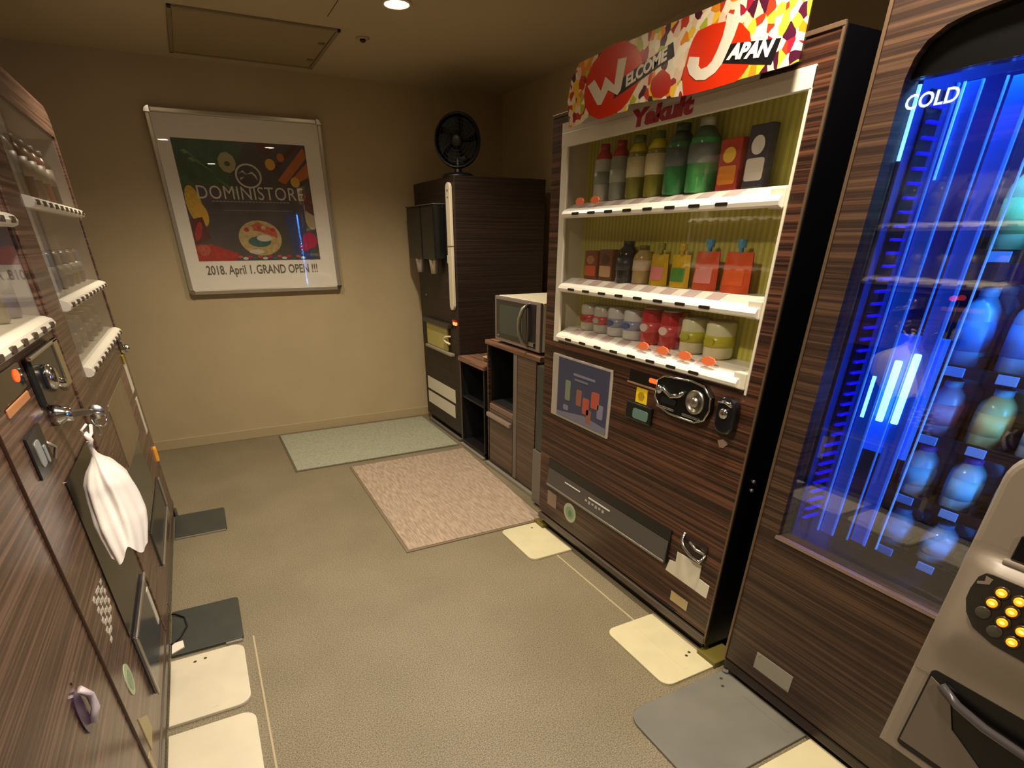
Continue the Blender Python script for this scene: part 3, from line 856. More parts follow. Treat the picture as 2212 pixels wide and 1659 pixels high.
# arch outline of the glass opening above z=1.70
arch = [(gy1, 1.70), (.907, 1.733), (.890, 1.757), (.86, 1.774), (.82, 1.783), (.74, 1.790), (.55, 1.792), (.35, 1.792), (.15, 1.790), (.04, 1.78), (-.005, 1.755), (gy0, 1.70)]
d.prism('x', [(gx1, 1.70)] + arch + [(gx0, 1.70), (gx0, 2.02), (gx1, 2.02)], FX, 1.47)
add('door', d, WOODM, gm)
add('cabinet', B().box(2.12, 2.14, gx0, gx1, 0.06, 2.01).box(1.47, 2.14, gx1 - .02, gx1, .06, 2.01).box(1.47, 2.14, gx0, gx0 + .02, .06, 2.01).box(1.47, 2.12, gx0 + .02, gx1 - .02, 1.98, 2.01).box(1.47, 2.12, gx0 + .02, gx1 - .02, .06, .08), mat('cabinet_dark'), gm)
add('door_edge_strip', B().box(FX - .004, FX + .004, gx1 - .008, gx1 + .001, .07, 2.02, .001), mat('edge_bronze'), gm)
add('plinth', B().box(FX + .035, 2.1, gx0 + .02, gx1 - .02, 0.0, .06), DEEP, gm)
add('kick_rail', B().box(FX + .002, FX + .03, gx0, gx1 - .003, .030, .068, .006), mat('kick_dark_brown', '#2a1c18', 0.35), gm)
add('hinge_bolt', B().cyl((FX + .006, .972, .018), (FX + .006, .972, .032), .013, n=16), CHROME, gm)
hd = B(); hd.prism('x', [(a, c) for a, c in arch], 1.44, 1.462)
add('header_panel', hd, mat('header_black', '#020203', 0.3), gm)
add('glass_pane', B().box(FX + .008, FX + .011, gy0, gy1, gz0, 1.70), GLASSC, gm)
add('glass_pane', B().box(FX + .042, FX + .045, gy0, gy1, gz0, 1.70), GLASSW, gm)
add('glass_sill', B().box(FX - .006, FX + .010, gy0, gy1 + .004, gz0 - .010, gz0 + .001, .002), mat('sill_rose_metal', '#b59c98', 0.25, 0.8), gm)
NAVY = mat('bay_navy', '#16276e', 0.35)
by = B()
by.box(1.475, 2.10, gy1 - .008, gy1 + .01, .30, 1.80); by.box(1.475, 2.10, gy0 - .01, gy0 + .008, .30, 1.80)
by.box(2.085, 2.11, gy0, gy1, .30, 1.80); by.box(1.475, 2.10, gy0, gy1, .30, .32); by.box(1.475, 2.10, gy0, gy1, 1.785, 1.80)
add('bay_lining', by, NAVY, gm)
# column of short blue LED louvres on the left side of the bay
zz = .66; kk = 0
LEDM = mat('blue_led', '#0c0ca0', 0.4, emit='#1406ff', es=.42)
lv = add('louvre_column', B().box(1.505, 1.562, gy1 - .0135, gy1 - .009, .65, 1.69), mat('louvre_base', '#050824', 0.3), gm)
while zz < 1.68:
    add('louvre', B().box(1.512 - .02 * (zz < .9), 1.556, gy1 - .024, gy1 - .013, zz, zz + .0065, .002), LEDM, lv); zz += .0285; kk += 1
# acrylic lift channel; its blue light streaks are emission in edges and bands
CHG = glass('acrylic_clear', (.55, .75, 1.0, 1))
CHL = mat('acrylic_edge_glow', '#6f9ce6', 0.2, emit='#5f96f0', es=.38)
CHD = mat('acrylic_body_glow', '#2c5fc0', 0.2, emit='#1f62d8', es=.24)
for yy, xx, w_ in ((.850, 1.500, .0022), (.808, 1.506, .0022), (.772, 1.52, .0018), (.728, 1.53, .0030), (.700, 1.54, .0018)):
    add('channel_edge', B().box(xx, xx + .006, yy - w_, yy + w_, .64, 1.69, .001), CHL, gm)
for yy, xx, w_ in ((.829, 1.508, .017), (.752, 1.534, .017)):
    add('lift_channel', B().box(xx, xx + .006, yy - w_, yy + w_, .64, 1.69, .001), CHD, gm)
add('lift_window', B().box(1.495, 1.498, .700, .855, .64, 1.69), CHG, gm)
for yy, xx, zt in ((.832, 1.508, 1.10), (.795, 1.52, 1.14), (.762, 1.53, 1.16)):
    add('channel_lamp', B().box(xx, xx + .008, yy - .009, yy + .009, .985, zt, .004), mat('channel_glow', '#d8f4ff', 0.3, emit='#b4ecff', es=4.0), gm)
add('channel_glow_sheet', B().box(1.542, 1.546, .71, .85, .90, 1.20, .001), mat('glow_sheet_blue', '#1f5fe0', 0.3, emit='#1e6cff', es=.5), gm)  # emissive sheet added for the soft blue glow around the lamps
text('lettering', 'COLD', 0.036, (FX + .0065, .851, 1.657), '-x', mat('cold_lettering', '#a9c2ff', 0.4, emit='#7f9ff0', es=0.30), gm, depth=0.0006, bold=0.0006, sx=1.05)
TRAYS = (.600, .765, .940, 1.118, 1.375)
tr = mat('tray_black', '#090b14', 0.3)
for zt in TRAYS:
    b = B(); b.box(1.66, 2.08, .02, .80, zt - .012, zt, .002)
    b.box(1.655, 1.665, .02, .80, zt - .018, zt + .010, .002)
    for k in range(8):
        yy = .80 - k * .112
        b.box(1.66, 2.08, yy - .004, yy + .002, zt, zt + .035)
    t_ = add('tray', b, tr, gm)
    c_ = B()
    for k in range(6):
        yy = .735 - k * .112
        c_.box(1.650, 1.655, yy - .030, yy + .012, zt - .016, zt + .006, .001)
    add('price_strip', c_, mat('price_strip_blue', '#7fa6e0', 0.4), t_)
# unseen tubes added to light the bottle fronts; pale strips by the post
TUBE = mat('tube_blue', '#3a6cff', 0.4, emit='#4fa8ff', es=95.0)
add('hidden_fill_tube', B().cyl((1.50, .05, 1.745), (1.50, .86, 1.745), .010, n=12), TUBE, gm)
add('hidden_fill_tube', B().cyl((1.50, .012, .66), (1.50, .012, 1.70), .010, n=12), TUBE, gm)
add('post_strip', B().box(1.468, 1.474, gy1 - .0075, gy1 - .002, 1.56, 1.695).box(1.500, 1.504, .836, .840, 1.52, 1.69), mat('strip_pale_blue', '#a8d0ff', 0.4, emit='#6fb4ff', es=1.6), gm)
# bottles in lanes
ORD = ('front', 'second', 'third', 'fourth')
LN = ('leftmost', 'second', 'third')
SH = ('bottom shelf', 'second-lowest shelf', 'middle shelf', 'second-highest shelf', 'top shelf')
spec = {0: (('#9fc3e8', '#7fb2e0', '#8ea6e0'),) * 3, 1: (('#a5d4ee', '#8fd0e8', '#7a4fd0'), ('#a5d4ee', '#8fd0e8', '#8a50c8'), ('#9fd0ea', '#8ccbe6', '#7a4fd0')),
        2: (('#b8b4dc', '#d98fb0', '#7fc4ea'), ('#c4d690', '#e8d27a', '#8fd4f0'), ('#b0c8e6', '#c4e0ee', '#7fb8ea')),
        3: (('#7fb6ea', '#4f90e0', '#9fc8f0'),) * 3, 4: (('#b4d8a0', '#9fe08a', '#9fd0ea'), ('#b4dca6', '#8fd880', '#9fd0ea'), ('#9fcbe8', '#7fc0e8', '#9fd0ea'))}
hts = (.115, .142, .142, .185, .185)
for si in range(5):
    for li in range(3):
        body, lab, cap = spec[si][li]
        yb = .742 - li * .112
        first = None
        for di in range(4):
            xb = 1.711 + di * .085
            lbl = 'blue-lit bottle, %s of the %s lane, %s' % (ORD[di], LN[li], SH[si])
            if first is None:
                first = bottle('drink_bottle', xb, yb, TRAYS[si], hts[si], .040, body, lab, cap, lbl, 'bottles in the blue-lit machine', .22, .6)
            else:
                dup(first, (xb, yb, TRAYS[si] + .001), lbl)
add('rating_label', B().box(FX - .002, FX, .735, .872, .120, .185).cyl((FX - .004, .862, .178), (FX - .001, .862, .178), .004, n=8).cyl((FX - .004, .745, .13), (FX - .001, .745, .13), .004, n=8), mat('rating_plate', '#9d978b', 0.35, 0.3), gm)
# control console with keypad
CON = mat('console_taupe', '#8f8376', 0.38)
cX = 1.352
con = B()
con.prism('x', rr(-.06, .447, .240, 1.055, .07, 8, (0, 0, 1, 0)), cX, FX + .001, bev=.016)
cs = add('control_console', con, CON, gm)
# smooth bulge that carries the keypad
def sst(a, b_, v):
    v = max(0, min(1, (v - a) / (b_ - a))); return v * v * (3 - 2 * v)
def bulge(y, z):
    return cX - .001 - .030 * sst(.440, .375, y) * sst(.530, .660, z) * (1 - sst(.806, .835, z))
st = B()
st.grid(lambda u, v: (bulge(.440 - .50 * u, .50 + .35 * v), .440 - .50 * u, .50 + .35 * v), 40, 40)
add('console_bulge', st, CON, cs)
kpp = [(.375, .806), (.388, .803), (.396, .791), (.400, .760), (.399, .735), (.388, .706), (.367, .680), (.325, .664), (.270, .660), (.05, .660), (.0, .68), (.0, .806)]
kp = B(); kp.prism('x', kpp, cX - .0335, cX - .020)
kpo = add('keypad', kp, mat('keypad_charcoal', '#2a2622', 0.3), cs)
AK = mat('amber_key', '#ffb02a', 0.3, emit='#ff9a10', es=.75)
AH = mat('amber_digit_glow', '#ffe08a', 0.3, emit='#ffd25a', es=1.0)
KR = mat('key_ring_brown', '#4a3210', 0.3)
for yc, zc, lit in ((.349, .779, 1), (.355, .751, 1), (.318, .777, 1), (.321, .750, 1), (.287, .775, 1), (.326, .721, 1), (.293, .720, 1), (.287, .748, 1), (.362, .722, 0), (.331, .694, 0), (.298, .690, 1), (.260, .719, 1), (.264, .690, 1), (.254, .747, 1)):
    nb = add('number_button', B().lathe((cX - .0335, yc, zc), [(.0135, 0), (.0135, .003), (.0115, .004), (0, .004)], axis=(-1, 0, 0), n=22), KR if lit else mat('dark_key', '#4a463c', 0.25), kpo)
    if lit:
        add('lit_lens', B().lathe((cX - .0375, yc, zc), [(.0095, 0), (.0095, .0012), (.007, .0022), (0, .0022)], axis=(-1, 0, 0), n=18), AK, nb)
        add('lit_glyph', B().prism('x', ell(yc, zc, .0055, .0032, 10), cX - .0405, cX - .0395), AH, nb)
add('key_mark', B().prism('x', [(.385, .799), (.372, .797), (.374, .784), (.393, .776), (.395, .781), (.383, .787)], cX - .0342, cX - .033), mat('mark_tan', '#8d8070', 0.5), kpo)
add('screen', B().box(cX - .006, cX + .002, .10, .372, .838, .892, .003), GLOSSB, cs)
add('screen_ledge', B().box(cX - .012, cX + .002, .09, .380, .826, .837, .004), CON, cs)
pk = B(); pk.prism('x', rr(-.03, .405, .272, .520, .012), cX - .003, cX + .002)
pko = add('delivery_pocket', pk, mat('pocket_black', '#0c0b0d', 0.3), cs)
pd = B()
pd.prism('x', [(.400, .290), (.400, .500), (.352, .480), (.32, .40), (.24, .345), (.05, .33), (.02, .29)], cX - .0065, cX - .003)
add('pocket_liner', pd, mat('pocket_grey', '#6d6258', 0.35), pko)
bag_ = B(); bag_.tube([(cX - .008, .375, .495), (cX - .016, .33, .475), (cX - .020, .27, .462), (cX - .020, .18, .455), (cX - .018, .05, .455)], .010)
add('pocket_flap_rim', bag_, mat('rim_graphite', '#4a4648', 0.25), pko)

# ------------------------------------------------------------------ tall corner machine
TX = 1.60
TY0, TY1 = 3.775, 4.54
tm = thing('corner_machine', 'tall espresso-brown cabinet machine with a pale vertical rail in the far corner', 'vending machine', (1.95, 4.15, 0))
add('cabinet', B().box(TX, 2.28, TY0, TY1, .06, 1.757, .006), WOODT, tm)
add('plinth', B().box(TX + .03, 2.25, TY0 + .01, TY1 - .01, 0, .06), DEEP, tm)
add('foot_rail', B().box(TX - .01, TX + .01, TY0 + .03, TY1 - .05, .005, .025, .003), MGREY, tm)
add('rail', B().prism('x', rr(3.80, 3.872, .962, 1.722, .034, 8), TX - .022, TX - .002, bev=.004), mat('rail_ivory', '#d0c4ac', 0.35), tm)
add('rail_hole', B().cyl((TX - .0235, 3.836, 1.678), (TX - .02, 3.836, 1.678), .008).cyl((TX - .0235, 3.836, 1.640), (TX - .02, 3.836, 1.640), .006), mat('hole_brown', '#4a4030', 0.6), tm)
add('rail_joint', B().box(TX - .0235, TX - .003, 3.799, 3.873, 1.358, 1.364), mat('joint_brown', '#7a6a50', 0.6), tm)
for i, (a0, a1) in enumerate(((3.945, 4.19), (4.20, 4.50))):
    dx = .085
    bx_ = add('cup_magazine', B().box(TX - dx, TX - .001, a0, a1, 1.275, 1.605, .012), mat('magazine_black', '#121412', 0.28), tm)
    yc = (a0 + a1) / 2
    add('cup', B().lathe((TX - dx / 2 - .005, yc, 1.185), [(.026, 0), (.036, .085), (.037, .09)], n=20), mat('cup_silver', '#c9bfb4', 0.25, 0.5), bx_)
add('magazine_cap', B().box(TX - .088, TX - .001, 3.94, 4.505, 1.605, 1.612, .002), mat('cap_grey', '#554d48', 0.4), tm)
add('small_latch', B().box(TX - .012, TX - .001, 3.885, 3.91, 1.255, 1.305, .003), STICK, tm)
add('yellow_panel', B().box(TX - .018, TX - .001, 3.965, 4.39, .662, .828, .005), mat('panel_straw', '#b5aa62', 0.4), tm)
add('panel_visor', B().box(TX - .035, TX - .001, 3.90, 4.42, .828, .862, .004), mat('visor_grey', '#35312b', 0.35), tm)
add('panel_latch', B().tube([(TX - .02, 3.90, .775), (TX - .03, 3.96, .768), (TX - .032, 4.0, .750), (TX - .03, 3.96, .730), (TX - .02, 3.905, .722)], .008), mat('latch_cream', '#e0cfa8', 0.35), tm)
add('panel_ledge', B().box(TX - .035, TX - .001, 3.86, 4.40, .640, .660, .005), mat('ledge_putty', '#958b74', 0.4), tm)
add('lamp', B().prism('x', rr(3.80, 3.86, .862, .886, .01), TX - .010, TX - .001), mat('orange_lamp', '#ff9860', 0.3, emit='#ff8040', es=1.6), tm)
add('lamp_hood', B().box(TX - .014, TX - .001, 3.795, 3.865, .884, .896, .003), mat('hood_red', '#7c1f0c', 0.3, emit='#b02808', es=.25), tm)
add('notice_label', B().box(TX - .002, TX, 3.885, 4.485, .285, .385), STICK, tm)
add('notice_label', B().box(TX - .002, TX, 3.90, 4.485, .165, .262), STICK, tm)
add('screw', B().cyl((TX - .003, 4.4, 1.02), (TX, 4.4, 1.02), .008), STEEL, tm)

# fan on top
F0 = (1.70, 3.93, 1.757)
fan = thing('circulator_fan', 'round black fan standing on top of the tall corner machine', 'fan', F0)
add('base', B().lathe(F0, [(.105, 0), (.105, .010), (.085, .022), (.03, .030)], n=32), mat('fan_plastic_dark', '#0d0b0a', 0.4), fan)
add('neck', B().cyl((1.70, 3.93, 1.78), (1.705, 3.935, 1.86), .026, .020).tube([(1.70 + .085, 3.93 + .045, 1.93), (1.72, 3.96, 1.80), (1.70, 3.93, 1.79)], .010), mat('fan_plastic_dark'), fan)
fc = Vector((1.70, 3.92, 1.955)); fdir = Vector((-.55, -.82, -.05)).normalized()
hs = B(); hs.lathe(fc, [(.0, -.085), (.055, -.08), (.115, -.045), (.143, -.01), (.150, .012), (.144, .032), (.138, .032), (.140, .0), (.10, -.03), (0, -.035)], axis=fdir, n=40)
add('housing', hs, mat('fan_housing', '#060707', 0.35), fan)
gr = B()
q = fdir.to_track_quat('Z', 'Y').to_matrix()
for rr_ in (.135, .115, .095, .075, .055):
    pts = [fc + q @ Vector((rr_ * math.cos(2 * math.pi * k / 36), rr_ * math.sin(2 * math.pi * k / 36), .032 + .022 * (1 - (rr_ / .14) ** 2))) for k in range(37)]
    gr.tube(pts, .0016, 6)
for k in range(28):
    t = 2 * math.pi * k / 28
    gr.tube([fc + q @ Vector((r_ * math.cos(t + r_ * 3), r_ * math.sin(t + r_ * 3), .032 + .022 * (1 - (r_ / .14) ** 2))) for r_ in (.03, .07, .105, .14)], .0014, 6)
gr.lathe(fc, [(.034, .050), (.034, .056), (.02, .060), (0, .061)], axis=fdir, n=24)
add('grille', gr, mat('fan_grille', '#0c0f0e', 0.45), fan)
bl = B()
for k in range(5):
    a0 = 2 * math.pi * k / 5
    def bf(u, v, a0=a0):
        r_ = .025 + .10 * u; t = a0 + v * .9 + u * .35
        return fc + q @ Vector((r_ * math.cos(t), r_ * math.sin(t), .006 + .018 * (v - .5)))
    bl.grid(bf, 5, 5)
bl.lathe(fc, [(.028, -.01), (.028, .025), (0, .03)], axis=fdir, n=20)
add('blades', bl, mat('fan_blades', '#060707', 0.6), fan)

# ------------------------------------------------------------------ low open cabinet with wooden top
ka = thing('low_open_cabinet', 'low cabinet with walnut top and two black open shelves beside the corner machine', 'cabinet', (1.85, 3.55, 0))
KX = 1.592
add('worktop', B().box(KX - .012, 2.15, 3.345, 3.77, .632, .664, .006), WOODC, ka)
cb = B()
cb.box(KX, 2.1, 3.742, 3.762, .03, .632); cb.box(KX, 2.1, 3.350, 3.366, .03, .632); cb.box(2.08, 2.1, 3.36, 3.76, .03, .632); cb.box(KX, 2.1, 3.35, 3.762, .02, .045)
add('carcass', cb, mat('carcass_black_brown', '#191312', 0.45), ka)
add('inner_lining', B().box(2.075, 2.08, 3.366, 3.742, .045, .63).box(KX + .03, 2.075, 3.366, 3.368, .045, .63).box(KX + .03, 2.075, 3.740, 3.742, .045, .63), DEEP, ka)
add('shelf', B().box(KX + .006, 2.075, 3.366, 3.742, .372, .384), mat('shelf_ink', '#15161a', 0.4), ka)
add('side_edge', B().box(KX - .003, KX, 3.742, 3.762, .03, .632), mat('edge_olive_grey', '#4a453c', 0.4), ka)
add('toe_strip', B().box(KX - .022, KX, 3.35, 3.762, 0, .018, .003), mat('toe_grey', '#8a8478', 0.4), ka)
ty = thing('wooden_tray', 'small wooden tray with a pale rim resting on the low walnut worktop', 'tray', (1.72, 3.46, .664))
add('dish', B().box(1.66, 1.76, 3.39, 3.50, .664, .690, .006), mat('tray_wood', '#6a4522', 0.4), ty)
add('rim', B().box(1.655, 1.765, 3.385, 3.505, .690, .698, .002).box(1.76, 1.80, 3.37, 3.56, .680, .706, .003), mat('tray_rim', '#bfa878', 0.4), ty)

# ------------------------------------------------------------------ microwave cabinet
kb_ = thing('microwave_cabinet', 'dark wood cabinet with black niche and a handled door carrying the microwave', 'cabinet', (1.85, 2.98, 0))
add('worktop', B().box(KX - .010, 2.15, 2.62, 3.312, .812, .840, .005), WOODC, kb_)
cb = B()
cb.box(KX, 2.12, 3.285, 3.303, .03, .812); cb.box(KX + .0, 2.12, 2.885, 2.930, .03, .812); cb.box(2.10, 2.12, 2.64, 3.30, .03, .812); cb.box(KX, 2.12, 2.64, 3.30, .02, .045)
cb.box(KX + .01, 2.10, 2.93, 3.285, .432, .445)
add('carcass', cb, WOODM, kb_)
add('niche_lining', B().box(2.09, 2.10, 2.93, 3.285, .445, .812).box(KX + .02, 2.09, 2.930, 2.934, .445, .812).box(KX + .02, 2.09, 3.281, 3.285, .445, .812).box(KX + .03, 2.09, 2.93, 3.285, .4451, .449).box(KX + .02, 2.09, 2.93, 3.285, .806, .812), DEEP, kb_)
dr = add('door', B().box(KX - .008, KX + .012, 2.934, 3.262, .045, .405, .003), WOODP, kb_)
add('handle', B().box(KX - .030, KX - .006, 2.936, 3.270, .355, .385, .009), mat('handle_rose_metal', '#b8a59c', 0.3, 0.6), dr)
add('door_top_strip', B().box(KX - .006, KX + .012, 2.934, 3.262, .408, .440, .003), mat('strip_brown', '#7b6256', 0.4), kb_)
add('door_gap', B().box(KX + .004, KX + .012, 3.262, 3.285, .04, .44), DEEP, kb_)
add('post', B().box(KX - .006, KX + .001, 2.885, 2.931, .03, .812, .002), mat('post_putty', '#6e645a', 0.4), kb_)
add('side_door', B().box(KX - .004, KX + .012, 2.668, 2.883, .035, .812, .003), WOODP, kb_)
add('side_gap', B().box(KX + .01, 2.1, 2.62, 2.668, .0, .812), DEEP, kb_)
add('toe_strip', B().box(KX - .026, KX, 2.64, 3.303, 0, .020, .003), mat('toe_grey'), kb_)

# narrow grey panel unit between cabinet and drink machine
nu = thing('narrow_filler_unit', 'narrow grey-green upright unit squeezed between microwave cabinet and drink machine', 'panel', (1.8, 2.48, 0))
add('upper_panel', B().box(1.53, 2.1, 2.345, 2.560, .350, .815, .006), mat('panel_grey_green', '#3e3f38', 0.35), nu)
add('lower_panel', B().box(1.525, 2.1, 2.345, 2.575, .02, .345, .006), mat('panel_warm_grey', '#6d675e', 0.35), nu)

# ------------------------------------------------------------------ microwave
mw = thing('microwave_oven', 'white microwave with curved silver handle on the walnut worktop', 'microwave', (1.8, 2.92, .84))
MX = 1.615
add('body', B().box(MX, 1.98, 2.655, 3.195, .855, 1.108, .010), mat('oven_white', '#ddd3b8', 0.35), mw)
for xx in (1.66, 1.93):
    for yy in (2.70, 3.15):
        add('foot', B().cyl((xx, yy, .840), (xx, yy, .857), .012, n=12), BLACK, mw)
ff = B()
ff.box(MX - .018, MX, 2.655, 3.195, .855, 1.108, .006)
dm = add('front_frame', ff, mat('oven_silver', '#978b86', 0.3, 0.5), mw)
add('door_glass', B().box(MX - .021, MX - .016, 2.80, 3.170, .876, 1.090, .002), mat('oven_door_black', '#16161a', 0.1, coat=.5), mw)
add('door_window', B().prism('x', rr(2.845, 3.125, .905, 1.065, .02), MX - .022, MX - .0205), mat('oven_window_grey', '#3d423e', 0.25), mw)
add('control_panel', B().box(MX - .0205, MX - .016, 2.700, 2.790, .870, 1.095, .002), mat('oven_panel_dark', '#15121a', 0.25), mw)
add('handle', B().tube([(MX - .02, 2.782, 1.088), (MX - .045, 2.800, 1.070), (MX - .058, 2.812, 1.02), (MX - .060, 2.815, .98), (MX - .058, 2.812, .94), (MX - .045, 2.800, .895), (MX - .02, 2.782, .878)], .011), mat('oven_handle_silver', '#9d9786', 0.3, 0.5), mw)
add('door_button', B().prism('x', rr(2.712, 2.775, .880, .900, .006), MX - .026, MX - .019), STEEL, mw)
add('brand_dot', B().prism('x', rr(3.13, 3.155, .884, .892, .003), MX - .0225, MX - .0205), mat('dot_grey', '#78707a', 0.4), mw)

# ------------------------------------------------------------------ left machines
LX = -0.392


def left_body(t, y0, y1, top, wz, wy, woodm, r=.05, zb=.05):
    """machine with front at LX facing +x; wz=(z0,z1), wy=(y0,y1) window opening or None"""
    fx0 = LX - .12
    b = B()
    out = rr(y0, y1, .09, top, r, 6, (0, 0, 1, 0))
    add('cabinet', B().box(XL + .06, fx0, y0 + .004, y1 - .004, zb, top - .01, .01), mat('cabinet_dark'), t)
    if wz:
        b.box(fx0, LX, y0, y1, .09, wz[0]); b.box(fx0, LX, y0, wy[0], wz[0], wz[1]); b.box(fx0, LX, wy[1], y1, wz[0], wz[1])
        b.prism('x', rr(y0, y1, wz[1], top, min(r, (top - wz[1]) * .9), 6, (0, 0, 1, 0)), fx0, LX)
    else:
        b.prism('x', out, fx0, LX)
    add('door', b, woodm, t)
    add('plinth', B().box(XL + .08, LX - .012, y0 + .01, y1 - .01, 0, .09), DEEP, t)
    add('kick_rail', B().box(LX - .03, LX + .004, y0, y1, .05, .088, .006), mat('kick_brown'), t)


def left_window(t, wy, wz, shelves, tone):
    l = B()
    bx_ = LX - .115; lf = LX - .008
    l.box(bx_, lf, wy[0], wy[0] + .012, wz[0], wz[1]); l.box(bx_, lf, wy[1] - .012, wy[1], wz[0], wz[1])
    l.box(bx_, lf, wy[0], wy[1], wz[0], wz[0] + .01); l.box(bx_, lf, wy[0], wy[1], wz[1] - .01, wz[1])
    l.box(bx_, bx_ + .006, wy[0], wy[1], wz[0], wz[1])
    add('window_liner', l, mat('liner_' + tone, {'a': '#c6bab0', 'b': '#bdb4b0'}[tone], 0.5), t)
    for zs in shelves:
        prof = [(LX + .020, zs + .004), (LX + .024, zs + .014), (LX + .018, zs + .026), (LX + .004, zs + .032), (LX - .05, zs + .040), (bx_ + .006, zs + .040), (bx_ + .006, zs + .030), (LX - .02, zs + .004), (LX + .008, zs - .001)]
        sh = add('shelf', B().prism('y', prof, wy[0] + .014, wy[1] - .014), mat('shelf_white_left', '#e6dfd0', 0.3), t)
        n = int((wy[1] - wy[0]) / .105)
        for k in range(n):
            yc = wy[0] + .07 + k * (wy[1] - wy[0] - .14) / max(1, n - 1)
            add('selection_button', B().prism('x', rr(yc - .020, yc + .020, zs + .008, zs + .022, .006, 4), LX + .012, LX + .0262), mat('slot_brown', '#4a3c30', 0.5), sh)  # brown oval button slots on the bar
    add('window_glass', B().box(LX - .006, LX - .004, wy[0] + .002, wy[1] - .002, wz[0] + .002, wz[1] - .002), GLASSW, t)


# far machine
fm = thing('left_drink_machine', 'dark drink machine at the far end of the left row with three display shelves', 'vending machine', (-.8, 2.83, 0))
left_body(fm, 2.265, 3.415, 1.885, (1.0, 1.785), (2.29, 3.375), WOODL, .09)
left_window(fm, (2.29, 3.375), (1.0, 1.785), (1.492, 1.205, .998), 'a')
pan = add('reflection_panel', B().prism('x', rr(2.47, 3.02, .60, .86, .03), LX - .002, LX + .003), mat('reflection_beige', '#7d6c52', 0.3, var=.15, vscale=6), fm)  # beige patch paints a wall reflection onto the glossy panel
pan2 = add('lower_screen', B().prism('x', [(2.40, .62), (2.40, .36), (2.92, .36), (2.88, .60)], LX - .002, LX + .006), mat('screen_smoke', '#57544a', 0.18), fm)
ds2 = add('delivery_slot', B().box(LX - .002, LX + .008, 2.42, 3.10, .18, .34, .004), mat('slot_smoke', '#37352f', 0.25), fm)
add('slot_frame', B().box(LX + .008, LX + .014, 3.06, 3.10, .18, .34, .002).box(LX + .008, LX + .014, 2.42, 3.10, .175, .19, .002), SILVER, ds2)
add('coin_unit', B().prism('x', rr(3.28, 3.36, .915, .985, .02), LX, LX + .018, bev=.004), CHROME, fm)
add('coin_knob', B().lathe((LX + .018, 3.33, .935), [(.018, 0), (.018, .014), (.010, .02), (0, .021)], axis=(1, 0, 0)), CHROME, fm)
add('yellow_tag', B().box(LX, LX + .006, 3.24, 3.30, .875, .915, .002), mat('tag_mustard', '#a8921e', 0.4), fm)
add('notice_label', B().box(LX, LX + .002, 3.23, 3.33, .735, .875), STICK, fm)
add('notice_label', B().box(LX, LX + .002, 3.26, 3.33, .52, .70), STICK, fm)
add('return_lamp', B().prism('x', rr(3.325, 3.365, .345, .425, .012), LX, LX + .010), mat('return_orange', '#c8862a', 0.25, emit='#e08a20', es=.35), fm)
add('small_label', B().box(LX, LX + .002, 3.02, 3.16, .11, .24), mat('label_dust', '#8f8468', 0.5), fm)
add('corner_foot', B().cyl((LX + .004, 3.36, .0), (LX + .004, 3.36, .05), .012), STEEL, fm)

# middle machine
mm_ = thing('left_drink_machine', 'wood-grain drink machine in the left row with a white bag hanging on it', 'vending machine', (-.8, 1.78, 0))
left_body(mm_, 1.312, 2.258, 1.90, (1.19, 1.80), (1.345, 2.02), WOODL, .03)
left_window(mm_, (1.345, 2.02), (1.19, 1.80), (1.437, 1.190), 'b')
rp = add('price_display', B().box(LX, LX + .004, 1.36, 1.60, 1.115, 1.172, .002), GLOSSB, mm_)
add('display_digits', B().prism('x', ell(1.545, 1.150, .020, .013, 14), LX + .003, LX + .006), REDLED, rp)
add('orange_strip', B().box(LX, LX + .004, 1.40, 1.585, 1.092, 1.110, .002), mat('strip_orange', '#c98a5c', 0.35), mm_)
cu2 = add('coin_unit', B().box(LX, LX + .016, 1.635, 1.955, 1.055, 1.168, .008), mat('coin_plate_dark', '#3a3c3c', 0.22, 0.6), mm_)
add('coin_knob', B().lathe((LX + .016, 1.715, 1.112), [(.030, 0), (.030, .016), (.018, .024), (0, .025)], axis=(1, 0, 0), n=24), CHROME, cu2)
add('coin_lever', B().tube([(LX + .03, 1.72, 1.10), (LX + .036, 1.77, 1.085), (LX + .03, 1.80, 1.070)], .012), CHROME, cu2)
add('chrome_rim', B().box(LX + .010, LX + .020, 1.63, 1.96, 1.163, 1.172, .003).box(LX + .010, LX + .020, 1.90, 1.96, 1.05, 1.172, .003), CHROME, cu2)
lp = add('lock_plate', B().box(LX, LX + .006, 1.425, 1.56, .948, 1.042, .003), mat('lock_plate_black', '#1b1c1f', 0.3), mm_)
add('lock_symbols', B().prism('x', rr(1.46, 1.50, .965, 1.022, .01), LX + .005, LX + .008).prism('x', rr(1.515, 1.53, .96, 1.00, .004), LX + .005, LX + .008), mat('symbol_grey', '#9a9da0', 0.35), lp)
lo_ = add('lock_cylinder', B().lathe((LX, 1.70, 1.022), [(.026, 0), (.026, .018), (.018, .030), (.018, .045), (0, .047)], axis=(1, 0, 0), n=20), CHROME, mm_)
add('handle_mark', B().tube([(LX + .004, 1.56, .995), (LX + .012, 1.585, .975), (LX + .004, 1.575, .95)], .004), SILVER, mm_)
add('black_panel', B().prism('x', rr(1.585, 1.99, .40, .885, .004), LX, LX + .004), mat('panel_black_brown', '#1a1510', 0.16), mm_)
dl = add('delivery_slot', B().box(LX, LX + .010, 1.60, 2.00, .165, .385, .005), mat('slot_steel_blue', '#5b5c62', 0.2, 0.6), mm_)
add('slot_frame', B().box(LX + .010, LX + .016, 1.60, 2.00, .375, .388, .002).box(LX + .010, LX + .016, 1.595, 1.612, .165, .385, .002), SILVER, dl)
add('slot_label', B().box(LX + .010, LX + .012, 1.94, 1.975, .20, .34), STICK, dl)
